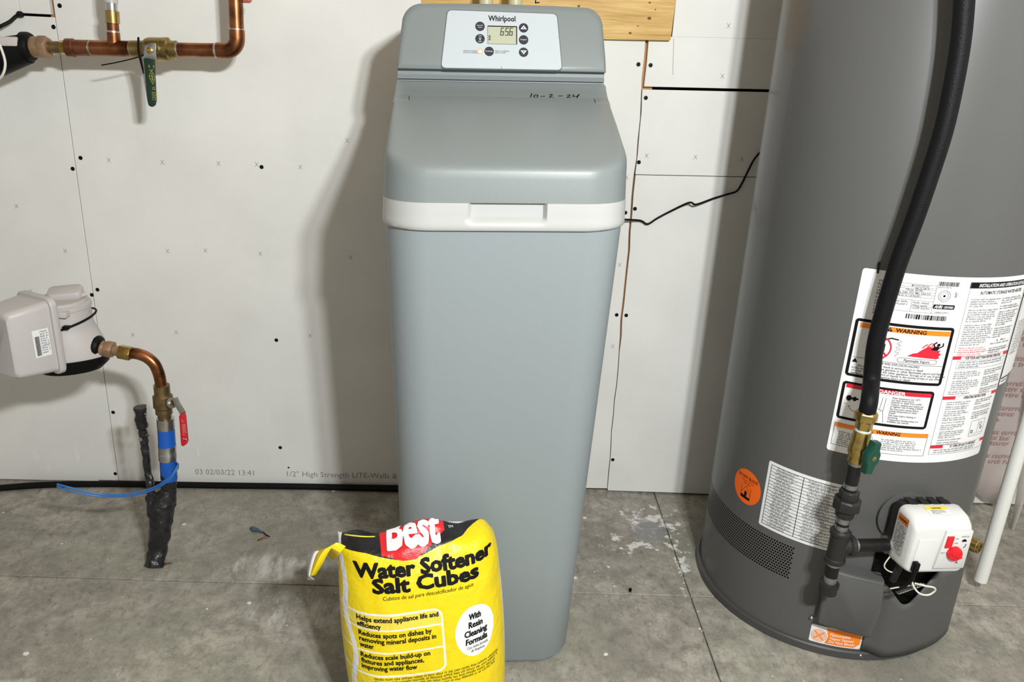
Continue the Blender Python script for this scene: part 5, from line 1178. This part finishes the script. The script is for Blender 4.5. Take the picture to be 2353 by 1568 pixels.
p2 = Print(lambda u, v, l: ro + Vector((u, -0.0006-l - (0.002 if v < -0.01 else 0), v))); p2.text('L', -0.003, 0.014, 0.008); p2.para(-0.004, 0.010, 0.008, 6, 0.004, 600, 1, 0.3); p2.poly([(-0.003, -0.024), (0.003, -0.020), (0.003, -0.026), (-0.003, -0.019)]); p2.build('lever_print', mat('sleeve_print', (0.7, 0.45, 0.45), 0.5), rs)
b0, b1 = Q(380, 960), Q(388, 1092); bdir = (b1-b0).normalized(); LBm = (b1-b0).length/132
MB().rev(b0, bdir, [(0, 15.5*LBm), (0.5*LBm, 17*LBm), (24*LBm, 17.0*LBm), (25*LBm, 15.5*LBm)], 20).build('crimp_sleeve', M_CHROME, sp_)
MB().rev(b0+bdir*(22*LBm), bdir, [(0, 16.4*LBm), (36*LBm, 16.8*LBm), (40*LBm, 17.4*LBm), (41*LBm, 16*LBm), (70*LBm, 16*LBm), (120*LBm, 16.5*LBm)], 20).build('blue_hose', M_BLUE, sp_)
MB().rev(b0+bdir*(62*LBm), bdir, [(0, 16.5*LBm), (1*LBm, 17.6*LBm), (17*LBm, 17.0*LBm), (18*LBm, 17.6*LBm), (33*LBm, 17.6*LBm), (34*LBm, 16.5*LBm)], 20).build('crimp_sleeve', M_CHROME, sp_)
# tape wrap
tp = spline([Q(387, 1084), Q(387, 1125, YL-0.002), Q(373, 1165, YL-0.008), Q(369, 1215, YL-0.020), Q(363, 1260, 1.385), Vector((base.x, base.y, 0.0))], 14)
rad = []
def ramp(f, pts):
    for (a, b), (c, d) in zip(pts[:-1], pts[1:]):
        if f <= c: return b+(d-b)*(f-a)/(c-a)
    return pts[-1][1]
for i, p in enumerate(tp):
    f = i/(len(tp)-1); rad.append(KL*ramp(f, ((0, 16.8), (0.2, 17.5), (0.30, 26), (0.36, 30), (0.6, 26), (0.8, 22), (0.95, 20.5), (1, 23))))
def lumpy(m, amp, sc):
    for k, p in enumerate(m.v): m.v[k] = p + noise.noise_vector(p*sc)*amp + noise.noise_vector(p*sc*2.7)*amp*0.45
    return m
lumpy(MB().tube(tp, rad, 26), 0.0030, 60).build('tape_wrap', M_TAPE, sp_, smooth=22)
sp2 = spline([Q(353, 1185, 1.392), Q(348, 1130, 1.40), Q(341, 1090), Q(336, 1050), Q(331, 1015), Q(327, 985), Q(324, 960), Q(322, 935)], 12)
rad = []
for i in range(len(sp2)):
    f = i/(len(sp2)-1); r = 9.5 if f < 0.70 else 13.5; r = 8 if 0.68 < f < 0.72 else r; rad.append(KL*(r+ (5 if f < 0.12 else 0)))
sb = lumpy(MB().tube(sp2, rad, 16), 0.0026, 70).build('capped_stub', M_TAPE, sp_, smooth=22)
for (px, py, qx, qy) in ((330, 957, 338, 953), (332, 1003, 343, 1002)): MB().tube([Q(px, py, YL-0.008), Q((px+qx)/2, (py+qy)/2-3, YL-0.012), Q(qx, qy, YL-0.012)], [0.004, 0.003, 0.001], 7).build('loose_tape', M_TAPE, sb)
MB().rev(Q(323, 1010, YL-0.0095), (0, -1, 0), [(0, 0.0045), (0.001, 0.0040)], 10).build('bare_patch', M_CHROME, sb)
# lower meter ------------------------------------------------------------------
lm = thing('water_meter', 'grey water meter with boxy reading unit and lidded dial above the taped pipe', 'water meter', Q(150, 760))
fl0 = Q(214, 795); fl1 = Q(300, 812); fd = (fl1-fl0).normalized(); KF = (fl1-fl0).length/88
MB().rev(Q(211, 795), fd, [(0, 22*KF), (3*KF, 28*KF), (14*KF, 28*KF), (20*KF, 25*KF), (24*KF, 17*KF), (34*KF, 16*KF)], 26).build('end_flange', M_BLACK, lm)
n_ = MB(); n_.rev(Q(226, 799), fd, [(0, 17*KF), (2*KF, 18.5*KF), (16*KF, 18.5*KF)], 24); n_.rev(Q(241, 801), fd, [(0, 19*KF), (1*KF, 21*KF), (19*KF, 21*KF), (21*KF, 17*KF)], 6, 0.25); n_.build('union_nut', M_BRONZE, lm, bevel=0.0006)
MB().rev(Q(259, 805), fd, [(0, 12*KF), (12*KF, 12*KF), (14*KF, 15*KF), (22*KF, 15*KF)], 20).build('tail_piece', M_BRONZE, lm)
MB().rev(Q(274, 808), fd, [(0, 15*KF), (1*KF, 18*KF), (28*KF, 18*KF), (31*KF, 13*KF)], 6, 0.2).build('compression_nut', M_BRASS, lm, bevel=0.0006)
mcx = Q(146, 790, YL).x; mcy = YL+0.005
def mz(py): return Q(146, py, YL).z
zb_, zt2 = mz(848), mz(696)
tlt = 0.0
def mloop(r, z, nose=0.0, squ=1.0):
    out = []
    for k in range(40):
        a = 2*math.pi*k/40; r_ = r*1.15; x, y = r_*math.cos(a), r_*squ*math.sin(a)
        if nose and x > 0: x += nose*max(0, math.cos(a))**4
        out.append(Vector((mcx+x, mcy+y, z)))
    return out
z1_, z2_ = mz(812), mz(770)
MB().loops([mloop(0.020, zb_-0.004), mloop(0.045, zb_+0.004, 0.012), mloop(0.054, zb_+0.018, 0.016), mloop(0.056, z1_, 0.018)]).build('meter_base', M_BLACK, lm)
MB().loops([mloop(0.0545, z1_, 0.016), mloop(0.0548, z1_+0.008, 0.014), mloop(0.052, z1_+0.030, 0.012), mloop(0.0495, z1_+0.050, 0.003), mloop(0.0475, z2_+0.022, 0), mloop(0.0465, zt2-0.010, 0), mloop(0.0485, zt2-0.009, 0), mloop(0.0485, zt2-0.002, 0), mloop(0.046, zt2, 0)]).build('meter_body', M_METER, lm, smooth=45)
MB().loops([mloop(0.0425, zt2), mloop(0.0425, zt2+0.004), mloop(0.041, zt2+0.0055)]).build('dial_ring', M_METER, lm)
p2 = Print(lambda u, v, l: Vector((mcx+u, mcy+v, zt2+0.0058+l))); p2.para(-0.026, 0.028, 0.05, 2, 0.006, 700, 1, 0.2); p2.para(-0.030, -0.022, 0.03, 1, 0.006, 701, 1, 0.2); p2.build('dial_print', M_GINK, lm)
ld_ = MB(); c_ = Vector((mcx+0.008, mcy+0.014, zt2+0.010)); lx = Vector((0.93, 0.30, 0.06)).normalized(); ly = Vector((-0.30, 0.92, 0.22)).normalized(); lz = lx.cross(ly)
lo2 = rrect(0.030, 0.020, 0.009, 5, 2)
ld_.loops([[c_+lx*(x*k)+ly*(y*k)+lz*h for x, y in lo2] for h, k in ((-0.004, 0.92), (0.000, 1), (0.008, 1), (0.011, 0.94), (0.012, 0.86))]).build('dial_lid', M_METER, lm, smooth=45)
MB().tube([c_+lx*0.024+ly*-0.012, c_+lx*0.036+ly*-0.004], 0.0045, 10).build('lid_hinge', M_METER, lm)
MB().loops([[Vector((mcx+0.012+x, mcy-0.053-y, z)) for x, y in ((-0.030, -0.006), (0.030, -0.012), (0.030, 0.002), (-0.030, 0.004))] for z in (zt2-0.014, zt2-0.003)]).build('lid_catch', M_METER, lm, bevel=0.001)
tie = []
for k in range(49):
    a = 2*math.pi*k/48; r = 0.0575+0.004*math.cos(a); tie.append(Vector((mcx+r*math.cos(a), mcy+r*math.sin(a)*1.0, mz(742)+0.016*math.cos(a)+0.006*math.sin(a))))
MB().tube(tie, 0.0021, 8).build('band_tie', M_BLACK, lm)
hd_ = Vector((mcx+0.036, mcy-0.047, mz(742)+0.006)); MB().loops([[hd_+Vector((x, y, z)) for x, z in ((-0.006, -0.004), (0.005, -0.003), (0.006, 0.004), (-0.005, 0.004))] for y in (-0.007, 0.002)]).build('tie_head', M_BLACK, lm, bevel=0.001)
# reading unit: box carried on the left of the meter, facing out and left
ua = math.radians(62); u1 = Vector((math.cos(ua), math.sin(ua), 0)).normalized(); u2 = Vector((-math.sin(ua), math.cos(ua), 0)); 
uo = Q(78, 780, YL-0.050); uo.z = 0; uz0, uz1 = Q(60, 862, YL-0.07).z, Q(60, 690, YL-0.07).z
# u1 runs along the box depth towards the meter, u2 across the flange
uc = 0.5*(uz0+uz1); uh = 0.5*(uz1-uz0)
def Un(d, a, z): return uo + u1*d + u2*a + Vector((0, 0, uc+z))
def ubox(d, ha, hz_, r): return [Un(d, a, z) for a, z in rrect(ha, hz_, r, 6, 1)]
ru = MB().loops([ubox(-0.062, 0.034, uh*0.80, 0.012), ubox(-0.056, 0.039, uh*0.86, 0.012), ubox(-0.004, 0.044, uh*0.93, 0.012), ubox(0.012, 0.045, uh*0.95, 0.012)]).build('reading_unit', M_METER, lm, smooth=45)
MB().loops([ubox(0.010, 0.050, uh*1.0, 0.016), ubox(0.012, 0.051, uh*1.02, 0.016), ubox(0.021, 0.051, uh*1.02, 0.016), ubox(0.023, 0.049, uh*1.0, 0.016)]).build('mounting_flange', M_METER, lm, smooth=45)
umap = lambda u, v, l: Un(u, -0.0446-0.0004-(u)*0.11-l, v)
Print(umap).rect(-0.026, -0.030, 0.002, 0.022).build('serial_label', M_LABEL, ru)
p2 = Print(lambda u, v, l: umap(u, v, 0.0004+l)); p2.barcode(-0.023, -0.027, -0.015, 0.010, 8); p2.para(-0.013, 0.020, 0.014, 10, 0.0045, 710, 1, 0.2); p2.build('serial_print', M_INK, ru)
MB().box((mcx-0.06, mcy-0.03, uc-0.02), (mcx-0.03, mcy+0.01, uc+0.03)).build('unit_bracket', M_METER, lm, bevel=0.003)

# ------------------------------------------------------------------ loose wires
bw = thing('blue_wire', 'doubled blue wire tied round the taped pipe near the floor', 'wire', Q(405, 1080, 1.385))
for k, dy in enumerate((0, 5)):
    MB().tube(spline([Q(131, 1113+dy, 1.33), Q(165, 1122+dy*1.5, 1.345), Q(230, 1136+dy, 1.365), Q(290, 1136+dy, 1.372), Q(345, 1124+dy, 1.378), Q(385, 1102+dy, 1.374), Q(404, 1078+dy, 1.382), Q(409, 1067+dy, 1.395), Q(400, 1064, 1.43), Q(386, 1068, 1.434)], 8), 0.0019, 8).build('strand', M_BLUEW, bw)
fc = [on_floor(px, py, 0.008) for px, py in ((-900, 1150), (-400, 1140), (-60, 1130), (0, 1122), (120, 1114), (300, 1113), (500, 1116), (720, 1119), (925, 1124), (1100, 1128))]
o = MB().tube(spline(fc, 8), 0.0078, 12).build('floor_cable', M_BLACK, smooth=60); tag(o, 'thick black cable lying on the floor along the wall base', 'cable')
fc = [at_y(px, py, Y) for px, py, Y in ((1330, 470, 1.605), (1395, 498, 1.66), (1425, 504, 1.69), (1470, 507, 1.718), (1488, 515, 1.720), (1510, 502, 1.720), (1540, 486, 1.72), (1583, 466, 1.706), (1600, 470, 1.706), (1640, 456, 1.716), (1670, 447, 1.72), (1692, 440, 1.72), (1703, 425, 1.72), (1718, 395, 1.718), (1732, 368, 1.716), (1748, 349, 1.71), (1775, 325, 1.70))]
o = MB().tube(spline(fc, 6), 0.0023, 8).build('power_cord', M_BLACK, smooth=60); tag(o, 'thin black cord on the drywall from the softener to the heater', 'cord')
ws = thing('wire_scrap', 'small blue wire connector scrap lying on the concrete', 'wire', on_floor(600, 1222))
MB().tube(spline([on_floor(606, 1224, 0.003), on_floor(612, 1230, 0.006), on_floor(620, 1234, 0.002)]), 0.0014, 6).build('lead', M_BLACK, ws)
MB().tube([on_floor(577, 1214, 0.004), on_floor(583, 1217, 0.006), on_floor(592, 1219, 0.005), on_floor(604, 1224, 0.004)], [0.0035, 0.006, 0.004, 0.002], 8).build('connector', mat('slate_blue', (0.05, 0.08, 0.13), 0.5), ws)
MB().tube([on_floor(592, 1242, 0.0018), on_floor(606, 1236, 0.002), on_floor(618, 1234, 0.0018)], [0.0017, 0.002, 0.001], 6).build('bare_end', M_COPPERD, ws)
fs = MB().rev(on_floor(378, 1297, 0.003), Vector((0.9, 0.3, 0)), [(0, 0.0035), (0.002, 0.0035), (0.003, 0.0018), (0.014, 0.0012)], 8).build('loose_screw', M_COPPERD); tag(fs, 'tiny rusty screw on the floor at the foot of the taped pipe', 'screw')
bg = MB().rev(on_floor(1448, 1360, 0.0032), Vector((0.2, 0.9, 0.0)), [(0, 0.001), (0.003, 0.003), (0.008, 0.0032), (0.012, 0.001)], 8).build('debris_crumb', M_SLOT); tag(bg, 'small black crumb on the floor joint beside the softener', 'debris')
